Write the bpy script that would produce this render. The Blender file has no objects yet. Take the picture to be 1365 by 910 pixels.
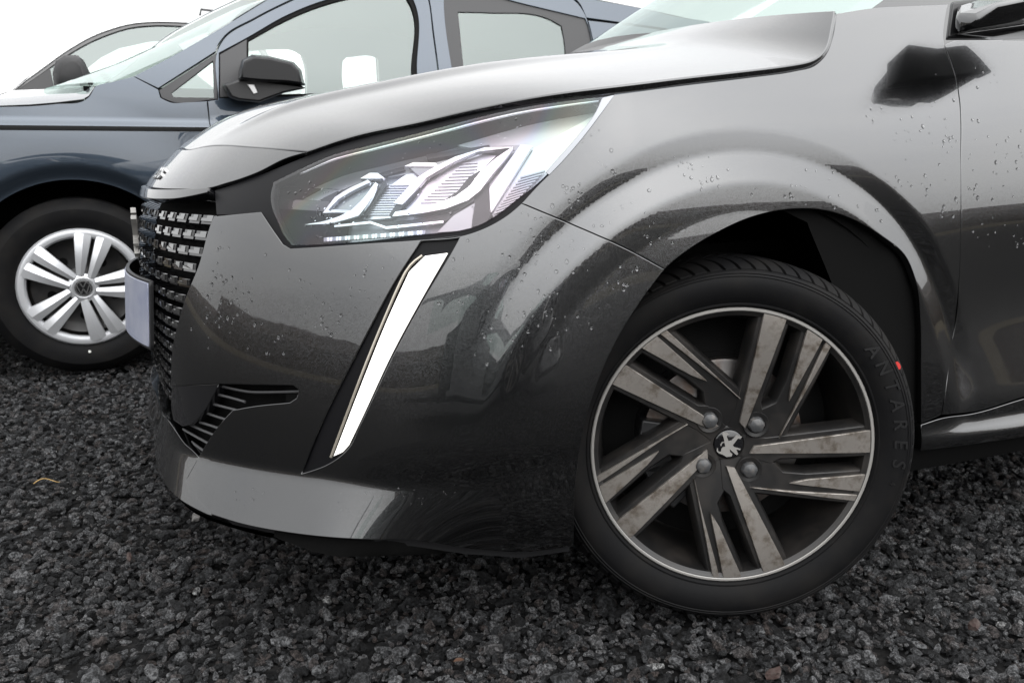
import bpy, math, random
import numpy as np
from mathutils import Vector, Matrix
from mathutils.bvhtree import BVHTree
from mathutils.geometry import delaunay_2d_cdt
random.seed(7); rng = np.random.default_rng(7)
SC = bpy.context.scene
COL = SC.collection
R_ = math.radians

# ------------------------------------------------------------------ camera
CAM = np.array([-0.820, -1.004, 0.759]); YAW, PITCH, ROLL = R_(23.254), R_(12.40), R_(-0.393); FPX = 1099.07
_f = np.array([math.sin(YAW)*math.cos(PITCH), math.cos(YAW)*math.cos(PITCH), -math.sin(PITCH)])
_r0 = np.array([math.cos(YAW), -math.sin(YAW), 0.0]); _u0 = np.cross(_r0, _f)
_r = math.cos(ROLL)*_r0 + math.sin(ROLL)*_u0; _u = -math.sin(ROLL)*_r0 + math.cos(ROLL)*_u0
cd = bpy.data.cameras.new('camera'); cam = bpy.data.objects.new('camera', cd); COL.objects.link(cam)
cam.matrix_world = Matrix(((_r[0], _u[0], -_f[0], CAM[0]), (_r[1], _u[1], -_f[1], CAM[1]), (_r[2], _u[2], -_f[2], CAM[2]), (0, 0, 0, 1)))
cd.sensor_fit = 'HORIZONTAL'; cd.sensor_width = 36; cd.lens = 36*FPX/1365; cd.clip_start = 0.02; cd.clip_end = 3000
cd.dof.use_dof = True; cd.dof.focus_distance = 1.30; cd.dof.aperture_fstop = 12
SC.camera = cam
SC.view_settings.view_transform = 'Standard'; SC.view_settings.look = 'None'; SC.view_settings.exposure = 0.0; SC.view_settings.gamma = 1.0

# ------------------------------------------------------------------ overcast sky and soft sun
W = bpy.data.worlds.new('World'); SC.world = W; W.use_nodes = True
nt = W.node_tree; nt.nodes.clear()
SUN_EL, SUN_AZ = R_(44), R_(170)
sky = nt.nodes.new('ShaderNodeTexSky'); sky.sky_type = 'NISHITA'; sky.sun_disc = False; sky.sun_elevation = SUN_EL; sky.sun_rotation = SUN_AZ; sky.air_density = 1.2; sky.dust_density = 3
tc = nt.nodes.new('ShaderNodeTexCoord')
mp = nt.nodes.new('ShaderNodeMapping'); mp.inputs['Scale'].default_value = (1, 1, 2.6)
nz = nt.nodes.new('ShaderNodeTexNoise'); nz.inputs['Scale'].default_value = 2.1; nz.inputs['Detail'].default_value = 6; nz.inputs['Roughness'].default_value = .5
rp = nt.nodes.new('ShaderNodeValToRGB')
rp.color_ramp.elements[0].position = .3; rp.color_ramp.elements[0].color = (10.9, 11.0, 11.2, 1)
rp.color_ramp.elements[1].position = .7; rp.color_ramp.elements[1].color = (12.6, 12.6, 12.5, 1)
mx = nt.nodes.new('ShaderNodeMix'); mx.data_type = 'RGBA'; mx.inputs[0].default_value = .93
bg = nt.nodes.new('ShaderNodeBackground'); bg.inputs['Strength'].default_value = .1
wo = nt.nodes.new('ShaderNodeOutputWorld')
L = nt.links.new
L(tc.outputs['Generated'], mp.inputs['Vector']); L(mp.outputs['Vector'], nz.inputs['Vector']); L(nz.outputs['Fac'], rp.inputs['Fac'])
sx = nt.nodes.new('ShaderNodeSeparateXYZ'); L(tc.outputs['Generated'], sx.inputs[0])
gr_ = nt.nodes.new('ShaderNodeMapRange'); gr_.inputs[1].default_value = 0; gr_.inputs[2].default_value = 1; gr_.inputs[3].default_value = 1; gr_.inputs[4].default_value = 1.65; L(sx.outputs['Z'], gr_.inputs[0])   # an overcast sky is three times brighter overhead
sv = nt.nodes.new('ShaderNodeVectorMath'); sv.operation = 'SCALE'; L(rp.outputs['Color'], sv.inputs[0]); 
dt_ = nt.nodes.new('ShaderNodeVectorMath'); dt_.operation = 'DOT_PRODUCT'; dt_.inputs[1].default_value = (math.sin(SUN_AZ)*math.cos(SUN_EL), math.cos(SUN_AZ)*math.cos(SUN_EL), math.sin(SUN_EL)); L(tc.outputs['Generated'], dt_.inputs[0])
def wm(op, a, b):
    n = nt.nodes.new('ShaderNodeMath'); n.operation = op
    for k, v in enumerate((a, b)):
        if isinstance(v, (int, float)): n.inputs[k].default_value = v
        else: L(v, n.inputs[k])
    return n.outputs[0]
glow = wm('ADD', wm('MULTIPLY', wm('POWER', wm('MAXIMUM', dt_.outputs['Value'], 0.0), 2.6), 1.5), 1.0)     # clouds thinner towards the hidden sun
L(wm('MULTIPLY', gr_.outputs[0], glow), sv.inputs[3])
L(sky.outputs[0], mx.inputs[6]); L(sv.outputs[0], mx.inputs[7]); L(mx.outputs[2], bg.inputs['Color']); L(bg.outputs[0], wo.inputs[0])
sl = bpy.data.lights.new('sun', 'SUN'); sl.energy = 0.5; sl.angle = R_(110); sl.color = (1, .985, .965)
so = bpy.data.objects.new('sun', sl); COL.objects.link(so)
sd = Vector((math.sin(SUN_AZ)*math.cos(SUN_EL), math.cos(SUN_AZ)*math.cos(SUN_EL), math.sin(SUN_EL)))
so.rotation_euler = sd.to_track_quat('Z', 'Y').to_euler()

# ------------------------------------------------------------------ helpers
def ray(x, y): return _f + (x-682.5)/FPX*_r - (y-455)/FPX*_u
def onY(x, y, Y): d = ray(x, y); return CAM + d*(Y-CAM[1])/d[1]
def onX(x, y, X): d = ray(x, y); return CAM + d*(X-CAM[0])/d[0]
def onZ(x, y, Z): d = ray(x, y); return CAM + d*(Z-CAM[2])/d[2]

def empty(name, label, cat, loc=(0, 0, 0), rz=0, group=None):
    o = bpy.data.objects.new(name, None); COL.objects.link(o); o.location = loc; o.rotation_euler = (0, 0, rz)
    o['label'] = label; o['category'] = cat
    if group: o['group'] = group
    o.empty_display_size = .1
    return o
def link(name, me, mat, parent=None, world=True):
    o = bpy.data.objects.new(name, me); COL.objects.link(o)
    if mat is not None and len(me.materials) == 0: me.materials.append(mat)
    if parent is not None:
        o.parent = parent
        if world: o.matrix_parent_inverse = WM(parent).inverted()
    return o
def WM(o):
    m = Matrix.LocRotScale(o.location, o.rotation_euler, o.scale)
    if o.parent: m = WM(o.parent) @ o.matrix_parent_inverse @ m
    return m
def mesh(name, V, F, normals=None, smooth=True):
    me = bpy.data.meshes.new(name)
    me.from_pydata([tuple(map(float, v)) for v in V], [], [tuple(map(int, f)) for f in F]); me.validate(clean_customdata=False)
    if smooth: me.polygons.foreach_set('use_smooth', [True]*len(me.polygons))
    if normals is not None and len(me.vertices) == len(V):
        me.normals_split_custom_set_from_vertices([tuple(map(float, n)) for n in normals])
    me.update(); return me
class MB:
    def __init__(s): s.V = []; s.F = []
    def add(s, V, F):
        b = len(s.V); s.V += [tuple(map(float, v)) for v in V]; s.F += [tuple(int(i)+b for i in f) for f in F]; return s
    def box(s, c, d, R=None):
        c = np.array(c, float); d = np.array(d, float)/2
        P = np.array([[x, y, z] for x in (-1, 1) for y in (-1, 1) for z in (-1, 1)])*d
        if R is not None: P = P @ np.array(R).T
        return s.add(P+c, [(0, 1, 3, 2), (4, 6, 7, 5), (0, 4, 5, 1), (2, 3, 7, 6), (0, 2, 6, 4), (1, 5, 7, 3)])
    def prism(s, poly3, dvec):
        P = [np.array(p, float) for p in poly3]; n = len(P); d = np.array(dvec, float)
        V = P+[p+d for p in P]
        return s.add(V, [tuple(range(n)), tuple(range(2*n-1, n-1, -1))]+[(i, i+n, (i+1) % n+n, (i+1) % n) for i in range(n)])
    def tube(s, pts, r, n=8, cap=True):
        pts = [np.array(p, float) for p in pts]; rs = r if hasattr(r, '__len__') else [r]*len(pts); V = []; F = []
        for i, p in enumerate(pts):
            t = pts[min(i+1, len(pts)-1)]-pts[max(i-1, 0)]; t /= np.linalg.norm(t)
            a = np.cross(t, [0, 0, 1.0]);
            if np.linalg.norm(a) < .1: a = np.cross(t, [0, 1.0, 0])
            a /= np.linalg.norm(a); b = np.cross(t, a)
            V += [p+rs[i]*(math.cos(q)*a+math.sin(q)*b) for q in np.linspace(0, 2*math.pi, n, endpoint=False)]
        for i in range(len(pts)-1):
            for k in range(n): F.append((i*n+k, i*n+(k+1) % n, (i+1)*n+(k+1) % n, (i+1)*n+k))
        if cap: F += [tuple(range(n))[::-1], tuple(range((len(pts)-1)*n, len(pts)*n))]
        return s.add(V, F)
    def lathe(s, prof, n=64, a0=0, a1=2*math.pi):
        # prof: (radius, axial) ; axis = local z, in the wheel's local frame
        V = []; F = []; full = abs(a1-a0-2*math.pi) < 1e-6; m = n if full else n+1
        for i in range(m):
            t = a0+(a1-a0)*i/n
            V += [(r*math.cos(t), r*math.sin(t), z) for r, z in prof]
        k = len(prof)
        for i in range(n):
            j = (i+1) % m
            for q in range(k-1): F.append((i*k+q, i*k+q+1, j*k+q+1, j*k+q))
        return s.add(V, F)
    def build(s, name, mat, parent=None, smooth=True, bevel=0, seg=2, ang=35, world=True, auto=30):
        me = mesh(name, s.V, s.F, smooth=smooth)
        o = link(name, me, mat, parent, world)
        if bevel:
            b = o.modifiers.new('bevel', 'BEVEL'); b.width = bevel; b.segments = seg; b.limit_method = 'ANGLE'; b.angle_limit = R_(ang); b.harden_normals = False
        if smooth and auto:
            try: me.set_sharp_from_angle(angle=R_(auto if not bevel else 60))
            except Exception: pass
        return o

def resample(P, corner=38, step=7.0):
    """closed outline -> dense points; smooth (Catmull-Rom) except at corners"""
    P = np.array(P, float); n = len(P); cor = []
    for i in range(n):
        a = P[i]-P[i-1]; b = P[(i+1) % n]-P[i]
        c = np.dot(a, b)/max(1e-9, np.linalg.norm(a)*np.linalg.norm(b)); cor.append(math.degrees(math.acos(max(-1, min(1, c)))) > corner)
    out = []
    for i in range(n):
        p1 = P[i]; p2 = P[(i+1) % n]; L_ = np.linalg.norm(p2-p1); k = max(1, int(math.ceil(L_/step)))
        m1 = (p2-p1) if cor[i] else None; m2 = (p2-p1) if cor[(i+1) % n] else None
        if m1 is None:
            q = P[i-1]; l0 = np.linalg.norm(p1-q); m1 = ((p1-q)/l0*L_*L_/(l0+L_)+(p2-p1)*l0/(l0+L_)); 
        if m2 is None:
            q = P[(i+2) % n]; l0 = np.linalg.norm(q-p2); m2 = ((q-p2)/l0*L_*L_/(l0+L_)+(p2-p1)*l0/(l0+L_))
        for j in range(k):
            t = j/k; h = (2*t**3-3*t*t+1, t**3-2*t*t+t, -2*t**3+3*t*t, t**3-t*t)
            out.append(h[0]*p1+h[1]*m1+h[2]*p2+h[3]*m2)
    return np.array(out)
def resample_open(P, step=7.0):
    P = np.array(P, float); out = []
    for i in range(len(P)-1):
        p0 = P[max(0, i-1)]; p1 = P[i]; p2 = P[i+1]; p3 = P[min(len(P)-1, i+2)]; k = max(1, int(math.ceil(np.linalg.norm(p2-p1)/step)))
        for j in range(k):
            t = j/k; out.append(.5*((2*p1)+(-p0+p2)*t+(2*p0-5*p1+4*p2-p3)*t*t+(-p0+3*p1-3*p2+p3)*t**3))
    out.append(P[-1]); return np.array(out)
def inside(px, py, poly):
    res = np.zeros(len(px), bool); x0, y0 = poly[-1]
    for x1, y1 in poly:
        c = ((y1 > py) != (y0 > py)); xi = (x0-x1)*(py-y1)/np.where(abs(y0-y1) < 1e-12, 1e-12, (y0-y1))+x1
        res ^= c & (px < xi); x0, y0 = x1, y1
    return res

class Spline:
    """natural cubic spline through (t, y)"""
    def __init__(s, t, y):
        t = np.array(t, float); y = np.array(y, float); n = len(t); A = np.eye(n); b = np.zeros((n,)+y.shape[1:])
        h = np.diff(t)
        for i in range(1, n-1):
            A[i, i-1] = h[i-1]; A[i, i] = 2*(h[i-1]+h[i]); A[i, i+1] = h[i]; b[i] = 6*((y[i+1]-y[i])/h[i]-(y[i]-y[i-1])/h[i-1])
        s.M = np.linalg.solve(A, b); s.t = t; s.y = y; s.h = h
    def __call__(s, x):
        x = np.asarray(x, float); i = np.clip(np.searchsorted(s.t, x)-1, 0, len(s.t)-2); h = s.h[i]; a = (s.t[i+1]-x)/h; b = (x-s.t[i])/h
        if s.y.ndim > 1: a = a[..., None]; b = b[..., None]; h = h[..., None]
        return a*s.y[i]+b*s.y[i+1]+((a**3-a)*s.M[i]+(b**3-b)*s.M[i+1])*h*h/6
def smooth(a, b, x): t = np.clip((x-a)/(b-a), 0, 1); return t*t*(3-2*t)

class Shell:
    """parametric surface f(a,b)->(N,3), with ray casting and analytic-ish normals"""
    def __init__(s, f, ar, br, na, nb, outward):
        s.f = f; A = np.linspace(ar[0], ar[1], na); B = np.linspace(br[0], br[1], nb); s.outward = outward
        a, b = np.meshgrid(A, B, indexing='ij'); s.ab = np.c_[a.ravel(), b.ravel()]; P = f(s.ab[:, 0], s.ab[:, 1]); s.P = P
        F = []
        for i in range(na-1):
            for j in range(nb-1):
                q = i*nb+j; F += [(q, q+nb, q+nb+1), (q, q+nb+1, q+1)]
        s.F = F; s.bvh = BVHTree.FromPolygons([tuple(p) for p in P], F)
    def normal(s, a, b):
        e = 4e-4; da = s.f(a+e, b)-s.f(a-e, b); db = s.f(a, b+e)-s.f(a, b-e); n = np.cross(da, db); n /= np.linalg.norm(n, axis=1)[:, None]+1e-12
        return n*s.outward
    def param(s, p, fi):
        i = s.F[fi]; A, B, C_ = s.P[i[0]], s.P[i[1]], s.P[i[2]]; v0 = B-A; v1 = C_-A; v2 = np.array(p)-A
        d00 = v0@v0; d01 = v0@v1; d11 = v1@v1; d20 = v2@v0; d21 = v2@v1; dn = d00*d11-d01*d01
        v = (d11*d20-d01*d21)/dn; w = (d00*d21-d01*d20)/dn
        return (1-v-w)*s.ab[i[0]]+v*s.ab[i[1]]+w*s.ab[i[2]]
    def cast(s, x, y):
        d = ray(x, y); h = s.bvh.ray_cast(Vector(CAM), Vector(d).normalized())
        if h[0] is None:
            best = None
            for t in np.linspace(.5, 4.5, 160):
                n = s.bvh.find_nearest(Vector(CAM+d*t))
                if n[0] is not None and (best is None or n[3] < best[3]): best = n
            h = best
        return s.param(h[0], h[2])
def panel(name, px, sh, mat, parent, off=0.0, step=.010, gap=.0016, thick=.010, holes=(), corner=38, pxstep=7.0, rim=True, world=True, edge=.0013, params=False):
    """a trimmed, thick panel lying on a shell; outline traced where the seam runs"""
    loops = []
    for q in [px]+list(holes):
        R2 = resample(q, corner, pxstep) if not params else resample(np.array(q)*1000, corner, 10)/1000
        ab = R2 if params else np.array([sh.cast(*p) for p in R2])
        keep = [0]
        for i in range(1, len(ab)):
            if np.linalg.norm(ab[i]-ab[keep[-1]]) > 5e-4: keep.append(i)
        if np.linalg.norm(ab[keep[-1]]-ab[0]) < 5e-4 and len(keep) > 3: keep.pop()
        loops.append(ab[keep])
    # inset by gap in parameter space (parameters are near metric)
    L2 = []
    for k, ab in enumerate(loops):
        area = .5*np.sum(ab[:, 0]*np.roll(ab[:, 1], -1)-np.roll(ab[:, 0], -1)*ab[:, 1]); sg = 1 if area > 0 else -1
        t = np.roll(ab, -1, 0)-np.roll(ab, 1, 0); t /= np.linalg.norm(t, axis=1)[:, None]+1e-12
        o = np.c_[t[:, 1], -t[:, 0]]*sg*(1 if k == 0 else -1)      # away from the material
        L2.append((ab-o*gap, o, area))
    pts = []; edges = []; 
    for ab, o, ar in L2:
        b = len(pts); pts += [tuple(p) for p in ab]; edges += [(b+i, b+(i+1) % len(ab)) for i in range(len(ab))]
    nb = len(pts); A = np.array(pts); lo = A.min(0); hi = A.max(0)
    gx, gy = np.meshgrid(np.arange(lo[0], hi[0], step), np.arange(lo[1], hi[1], step)); gx = gx.ravel().copy(); gy = gy.ravel(); gx += (np.round((gy-lo[1])/step) % 2)*step/2
    m = inside(gx, gy, L2[0][0])
    for ab, o, ar in L2[1:]: m &= ~inside(gx, gy, ab)
    gx, gy = gx[m], gy[m]
    seg = np.concatenate([np.r_[ab] for ab, o, ar in L2]); 
    if len(gx):
        dm = np.full(len(gx), 9.0)
        for q in seg: dm = np.minimum(dm, (gx-q[0])**2+(gy-q[1])**2)
        k = dm > (.45*step)**2; gx, gy = gx[k], gy[k]
    pts += list(zip(gx, gy))
    r = delaunay_2d_cdt([Vector(p) for p in pts], edges, [], 0, 1e-6)
    ab = np.array([tuple(v) for v in r[0]]); Fa = np.array([f for f in r[2] if len(f) == 3]); cc = ab[Fa].mean(1)
    k = inside(cc[:, 0], cc[:, 1], L2[0][0])
    for q_, o, ar in L2[1:]: k &= ~inside(cc[:, 0], cc[:, 1], q_)
    F = [tuple(f) for f in Fa[k]]; used = np.unique(Fa[k]); rm = -np.ones(len(ab), int); rm[used] = np.arange(len(used)); ab = ab[used]; F = [tuple(rm[list(f)]) for f in F]
    P = sh.f(ab[:, 0], ab[:, 1]); N = sh.normal(ab[:, 0], ab[:, 1]); P = P+N*off
    if len(F):
        fn = np.cross(P[F[0][1]]-P[F[0][0]], P[F[0][2]]-P[F[0][0]])
        if fn @ N[F[0][0]] < 0: F = [f[::-1] for f in F]
    V = list(P); NN = list(N); FF = list(F)
    if rim:
        for (ab, o, ar), kk in zip(L2, range(9)):
            Q = sh.f(ab[:, 0], ab[:, 1]); n = sh.normal(ab[:, 0], ab[:, 1]); e = sh.f(ab[:, 0]+o[:, 0]*.002, ab[:, 1]+o[:, 1]*.002)-Q
            e -= n*np.sum(e*n, 1)[:, None]; e /= np.linalg.norm(e, axis=1)[:, None]+1e-12; Q = Q+n*off
            rings = [(Q, n), (Q+e*edge*.7-n*edge*.3, n*.6+e*.4), (Q+e*edge-n*edge, e*.95+n*.1), (Q+e*edge-n*thick, e)]
            b = len(V); m_ = len(ab)
            for q, nn in rings: V += list(q); NN += list(nn/np.linalg.norm(nn, axis=1)[:, None])
            for j in range(3):
                for i in range(m_):
                    a1 = b+j*m_+i; a2 = b+j*m_+(i+1) % m_; b1 = a1+m_; b2 = a2+m_
                    f = (a1, b1, b2, a2); c = np.cross(np.array(V[b1])-V[a1], np.array(V[b2])-V[a1])
                    FF.append(f if c @ NN[b1] >= 0 else f[::-1])
    me = mesh(name, V, FF, NN)
    return link(name, me, mat, parent, world)

# ------------------------------------------------------------------ materials
def mat(name, col, rough=.5, metal=0, coat=0, coatr=.03, spec=.5, emit=None, es=0, bump=None, noise=None, alpha=None):
    m = bpy.data.materials.new(name); m.use_nodes = True; t = m.node_tree; b = t.nodes['Principled BSDF']
    b.inputs['Base Color'].default_value = (*col, 1); b.inputs['Roughness'].default_value = rough; b.inputs['Metallic'].default_value = metal
    b.inputs['Coat Weight'].default_value = coat; b.inputs['Coat Roughness'].default_value = coatr; b.inputs['Specular IOR Level'].default_value = spec
    if emit: b.inputs['Emission Color'].default_value = (*emit, 1); b.inputs['Emission Strength'].default_value = es
    c = t.nodes.new('ShaderNodeTexCoord')
    if noise:   # (scale, other colour, lo, hi [, rough2])
        n = t.nodes.new('ShaderNodeTexNoise'); n.inputs['Scale'].default_value = noise[0]; n.inputs['Detail'].default_value = 8; n.inputs['Roughness'].default_value = .62
        r = t.nodes.new('ShaderNodeMapRange'); r.inputs[1].default_value = noise[2]; r.inputs[2].default_value = noise[3]
        x = t.nodes.new('ShaderNodeMix'); x.data_type = 'RGBA'; x.inputs[6].default_value = (*col, 1); x.inputs[7].default_value = (*noise[1], 1)
        t.links.new(c.outputs['Object'], n.inputs['Vector']); t.links.new(n.outputs['Fac'], r.inputs[0]); t.links.new(r.outputs[0], x.inputs[0]); t.links.new(x.outputs[2], b.inputs['Base Color'])
        if len(noise) > 4:
            q = t.nodes.new('ShaderNodeMapRange'); q.inputs[1].default_value = noise[2]; q.inputs[2].default_value = noise[3]; q.inputs[3].default_value = rough; q.inputs[4].default_value = noise[4]
            t.links.new(n.outputs['Fac'], q.inputs[0]); t.links.new(q.outputs[0], b.inputs['Roughness'])
    if bump:
        n = t.nodes.new('ShaderNodeTexNoise'); n.inputs['Scale'].default_value = bump[0]; n.inputs['Detail'].default_value = 5
        p = t.nodes.new('ShaderNodeBump'); p.inputs['Strength'].default_value = bump[1]; p.inputs['Distance'].default_value = bump[2]
        t.links.new(c.outputs['Object'], n.inputs['Vector']); t.links.new(n.outputs['Fac'], p.inputs['Height']); t.links.new(p.outputs[0], b.inputs['Normal'])
    return m
def glass(name, tint, ior=1.45, rough=0.0):
    m = bpy.data.materials.new(name); m.use_nodes = True; t = m.node_tree; t.nodes.clear()
    tr = t.nodes.new('ShaderNodeBsdfTransparent'); tr.inputs[0].default_value = (*tint, 1); gl = t.nodes.new('ShaderNodeBsdfGlossy'); gl.inputs[0].default_value = (.88, .97, .945, 1) if ior > 2 else (1, 1, 1, 1); gl.inputs['Roughness'].default_value = rough
    f0 = ((ior-1)/(ior+1))**2; g_ = t.nodes.new('ShaderNodeNewGeometry'); d_ = t.nodes.new('ShaderNodeVectorMath'); d_.operation = 'DOT_PRODUCT'
    t.links.new(g_.outputs['Incoming'], d_.inputs[0]); t.links.new(g_.outputs['Normal'], d_.inputs[1])
    def mth(op, a, b=None):
        n = t.nodes.new('ShaderNodeMath'); n.operation = op
        for k, v in enumerate((a, b)):
            if v is None: continue
            if isinstance(v, (int, float)): n.inputs[k].default_value = v
            else: t.links.new(v, n.inputs[k])
        return n.outputs[0]
    c_ = mth('SUBTRACT', 1.0, mth('ABSOLUTE', d_.outputs['Value'])); F_ = mth('ADD', mth('MULTIPLY', mth('POWER', c_, 5.0), 1-f0), f0)
    x = t.nodes.new('ShaderNodeMixShader'); o = t.nodes.new('ShaderNodeOutputMaterial')
    t.links.new(F_, x.inputs[0]); t.links.new(tr.outputs[0], x.inputs[1]); t.links.new(gl.outputs[0], x.inputs[2]); t.links.new(x.outputs[0], o.inputs[0]); return m
def carpaint(name, col, metal, rough, dirt=.12, coat=1.0):
    m = bpy.data.materials.new(name); m.use_nodes = True; t = m.node_tree; b = t.nodes['Principled BSDF']; N = t.nodes.new; K = t.links.new
    c = N('ShaderNodeTexCoord')
    vo = N('ShaderNodeTexVoronoi'); vo.inputs['Scale'].default_value = 1400; K(c.outputs['Object'], vo.inputs['Vector'])
    g = N('ShaderNodeNewGeometry'); sub = N('ShaderNodeVectorMath'); sub.operation = 'SUBTRACT'; sub.inputs[1].default_value = (.5, .5, .5)
    sc = N('ShaderNodeVectorMath'); sc.operation = 'SCALE'; sc.inputs[3].default_value = .10; ad = N('ShaderNodeVectorMath'); ad.operation = 'ADD'; no = N('ShaderNodeVectorMath'); no.operation = 'NORMALIZE'
    K(vo.outputs['Color'], sub.inputs[0]); K(sub.outputs[0], sc.inputs[0]); K(sc.outputs[0], ad.inputs[0]); K(g.outputs['Normal'], ad.inputs[1]); K(ad.outputs[0], no.inputs[0]); K(no.outputs[0], b.inputs['Normal'])
    # thin road film: fine specks and a low-frequency dulling, its own shape
    n1 = N('ShaderNodeTexNoise'); n1.inputs['Scale'].default_value = 220; n1.inputs['Detail'].default_value = 3
    n2 = N('ShaderNodeTexNoise'); n2.inputs['Scale'].default_value = 5; n2.inputs['Detail'].default_value = 6
    r1 = N('ShaderNodeMapRange'); r1.inputs[1].default_value = .70; r1.inputs[2].default_value = .78; K(n1.outputs['Fac'], r1.inputs[0])
    r2 = N('ShaderNodeMapRange'); r2.inputs[1].default_value = .42; r2.inputs[2].default_value = .75; r2.inputs[4].default_value = dirt; K(n2.outputs['Fac'], r2.inputs[0])
    K(c.outputs['Object'], n1.inputs['Vector']); K(c.outputs['Object'], n2.inputs['Vector'])
    mx_ = N('ShaderNodeMath'); mx_.operation = 'MAXIMUM'; ml = N('ShaderNodeMath'); ml.operation = 'MULTIPLY'; ml.inputs[1].default_value = .35; K(r1.outputs[0], ml.inputs[0]); K(ml.outputs[0], mx_.inputs[0]); K(r2.outputs[0], mx_.inputs[1])
    x = N('ShaderNodeMix'); x.data_type = 'RGBA'; x.inputs[6].default_value = (*col, 1); x.inputs[7].default_value = (.09, .08, .07, 1); K(mx_.outputs[0], x.inputs[0]); K(x.outputs[2], b.inputs['Base Color'])
    b.inputs['Metallic'].default_value = metal; b.inputs['Roughness'].default_value = rough; b.inputs['Coat Weight'].default_value = coat; b.inputs['Coat IOR'].default_value = 1.7
    cr = N('ShaderNodeMapRange'); cr.inputs[3].default_value = .012; cr.inputs[4].default_value = .25; K(mx_.outputs[0], cr.inputs[0]); K(cr.outputs[0], b.inputs['Coat Roughness'])
    return m
M = {}
M['paint'] = carpaint('grey_metallic_paint', (.077, .0785, .081), 1.0, .19)
M['blue'] = carpaint('blue_metallic_paint', (.040, .056, .078), .8, .35, .05)
M['white'] = mat('white_paint', (.8, .8, .8), .25, 0, 1)
M['silverpaint'] = carpaint('silver_metallic_paint', (.13, .135, .14), .6, .35, .05)
M['gloss'] = mat('gloss_black', (.006, .006, .007), .12, 0, 1, .02)
M['satin'] = mat('satin_black_plastic', (.014, .014, .015), .38, bump=(900, .15, .0004))
M['matte'] = mat('matte_black', (.006, .006, .006), .8, spec=.2)
M['cavity'] = mat('unlit_black_plastic', (.003, .003, .003), .9, spec=.1)
M['greyplast'] = mat('grained_dark_grey_plastic', (.05, .05, .052), .5, bump=(700, .2, .0004))
M['rubber'] = mat('tyre_rubber', (.0045, .0045, .005), .6, spec=.13, noise=(9, (.012, .011, .010), .45, .75, .7), bump=(320, .15, .0006))
M['letters'] = mat('raised_rubber_letters', (.0065, .0065, .007), .38)
M['wheeldark'] = mat('anthracite_wheel_lacquer', (.013, .0125, .0125), .38, .3, .35, .15, noise=(14, (.026, .022, .019), .45, .7, .6))
M['machined'] = mat('machined_alloy_with_brake_dust', (.40, .37, .34), .34, .8, .4, .08, noise=(34, (.13, .11, .09), .46, .63, .55))
M['bolt'] = mat('grey_bolt_cap', (.07, .072, .075), .35, .3, noise=(60, (.15, .14, .13), .5, .7))
M['disc'] = mat('brake_disc_steel', (.18, .17, .165), .4, .9, noise=(20, (.10, .06, .04), .5, .7))
M['chrome'] = mat('chrome', (.75, .75, .76), .12, 1)
M['alu'] = mat('satin_silver_trim', (.5, .5, .5), .3, .9)
M['silverwheel'] = mat('silver_wheel_cover', (.62, .63, .65), .3, .55, .5, .08)
M['red'] = mat('red_chalk_paint', (.55, .03, .025), .6)
M['whitedot'] = mat('white_paint_dot', (.8, .8, .75), .6)
M['plate'] = mat('blank_number_plate', (.20, .22, .30), .5, noise=(6, (.34, .35, .40), .35, .65))
M['drl'] = mat('lit_daytime_lamp', (.9, .9, .9), .2, emit=(1, .965, .90), es=1.6, coat=1)
M['drlrim'] = mat('clear_lamp_edge', (.55, .5, .42), .15, .6, 1)
M['glass'] = glass('tinted_green_glass', (.76, .84, .81), 2.3)
M['lining'] = mat('pale_cabin_lining', (.62, .66, .64), .8)
M['lens'] = glass('clear_lamp_lens', (.93, .94, .95), 1.7)

iri_t = M['lens'].node_tree; iri_n = iri_t.nodes.new('ShaderNodeTexNoise'); iri_n.inputs['Scale'].default_value = 4.5; iri_n.inputs['Detail'].default_value = 1; iri_n.inputs['Distortion'].default_value = .6; iri_c = iri_t.nodes.new('ShaderNodeTexCoord')
iri_ramp = iri_t.nodes.new('ShaderNodeValToRGB'); iri_ramp.color_ramp.elements[0].position = .3; iri_ramp.color_ramp.elements[0].color = (.95, .95, .96, 1); iri_ramp.color_ramp.elements[1].position = .72; iri_ramp.color_ramp.elements[1].color = (.95, .95, .95, 1)
for iri_p, iri_k in ((.42, (.96, .88, .91)), (.47, (.86, .88, .97)), (.52, (.86, .96, .91)), (.57, (.97, .95, .85)), (.62, (.97, .88, .90))): iri_e = iri_ramp.color_ramp.elements.new(iri_p); iri_e.color = (*iri_k, 1)
iri_t.links.new(iri_c.outputs['Object'], iri_n.inputs['Vector']); iri_t.links.new(iri_n.outputs['Fac'], iri_ramp.inputs[0])      # stress colours moulded into the polycarbonate
for iri_q in iri_t.nodes:
    if iri_q.type in ('BSDF_TRANSPARENT', 'BSDF_GLOSSY'): iri_t.links.new(iri_ramp.outputs[0], iri_q.inputs[0])
M['surround'] = mat('black_lamp_surround', (.006, .006, .007), .4, spec=.15)
M['reflector'] = mat('bright_lamp_reflector', (.80, .81, .83), .16, 1)
M['bowl'] = mat('ribbed_reflector_bowl', (.50, .51, .54), .30, .9, noise=(30, (.80, .80, .84), .35, .65))
M['lampgrey'] = mat('grey_lamp_bezel', (.30, .31, .33), .28, .8)
M['lampdark'] = mat('dark_lamp_housing', (.02, .021, .024), .3, .2)
M['lampwhite'] = mat('frosted_light_guide', (.75, .77, .82), .35, 0, .5)
M['water'] = mat('water', (1, 1, 1), .0); M['water'].node_tree.nodes['Principled BSDF'].inputs['Transmission Weight'].default_value = 1; M['water'].node_tree.nodes['Principled BSDF'].inputs['IOR'].default_value = 1.33
M['badge'] = mat('badge_chrome', (.6, .6, .6), .2, 1)
M['shortbrown'] = mat('dry_straw', (.45, .30, .12), .8)
M['leaf'] = mat('dry_brown_leaf', (.07, .035, .02), .8)
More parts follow.
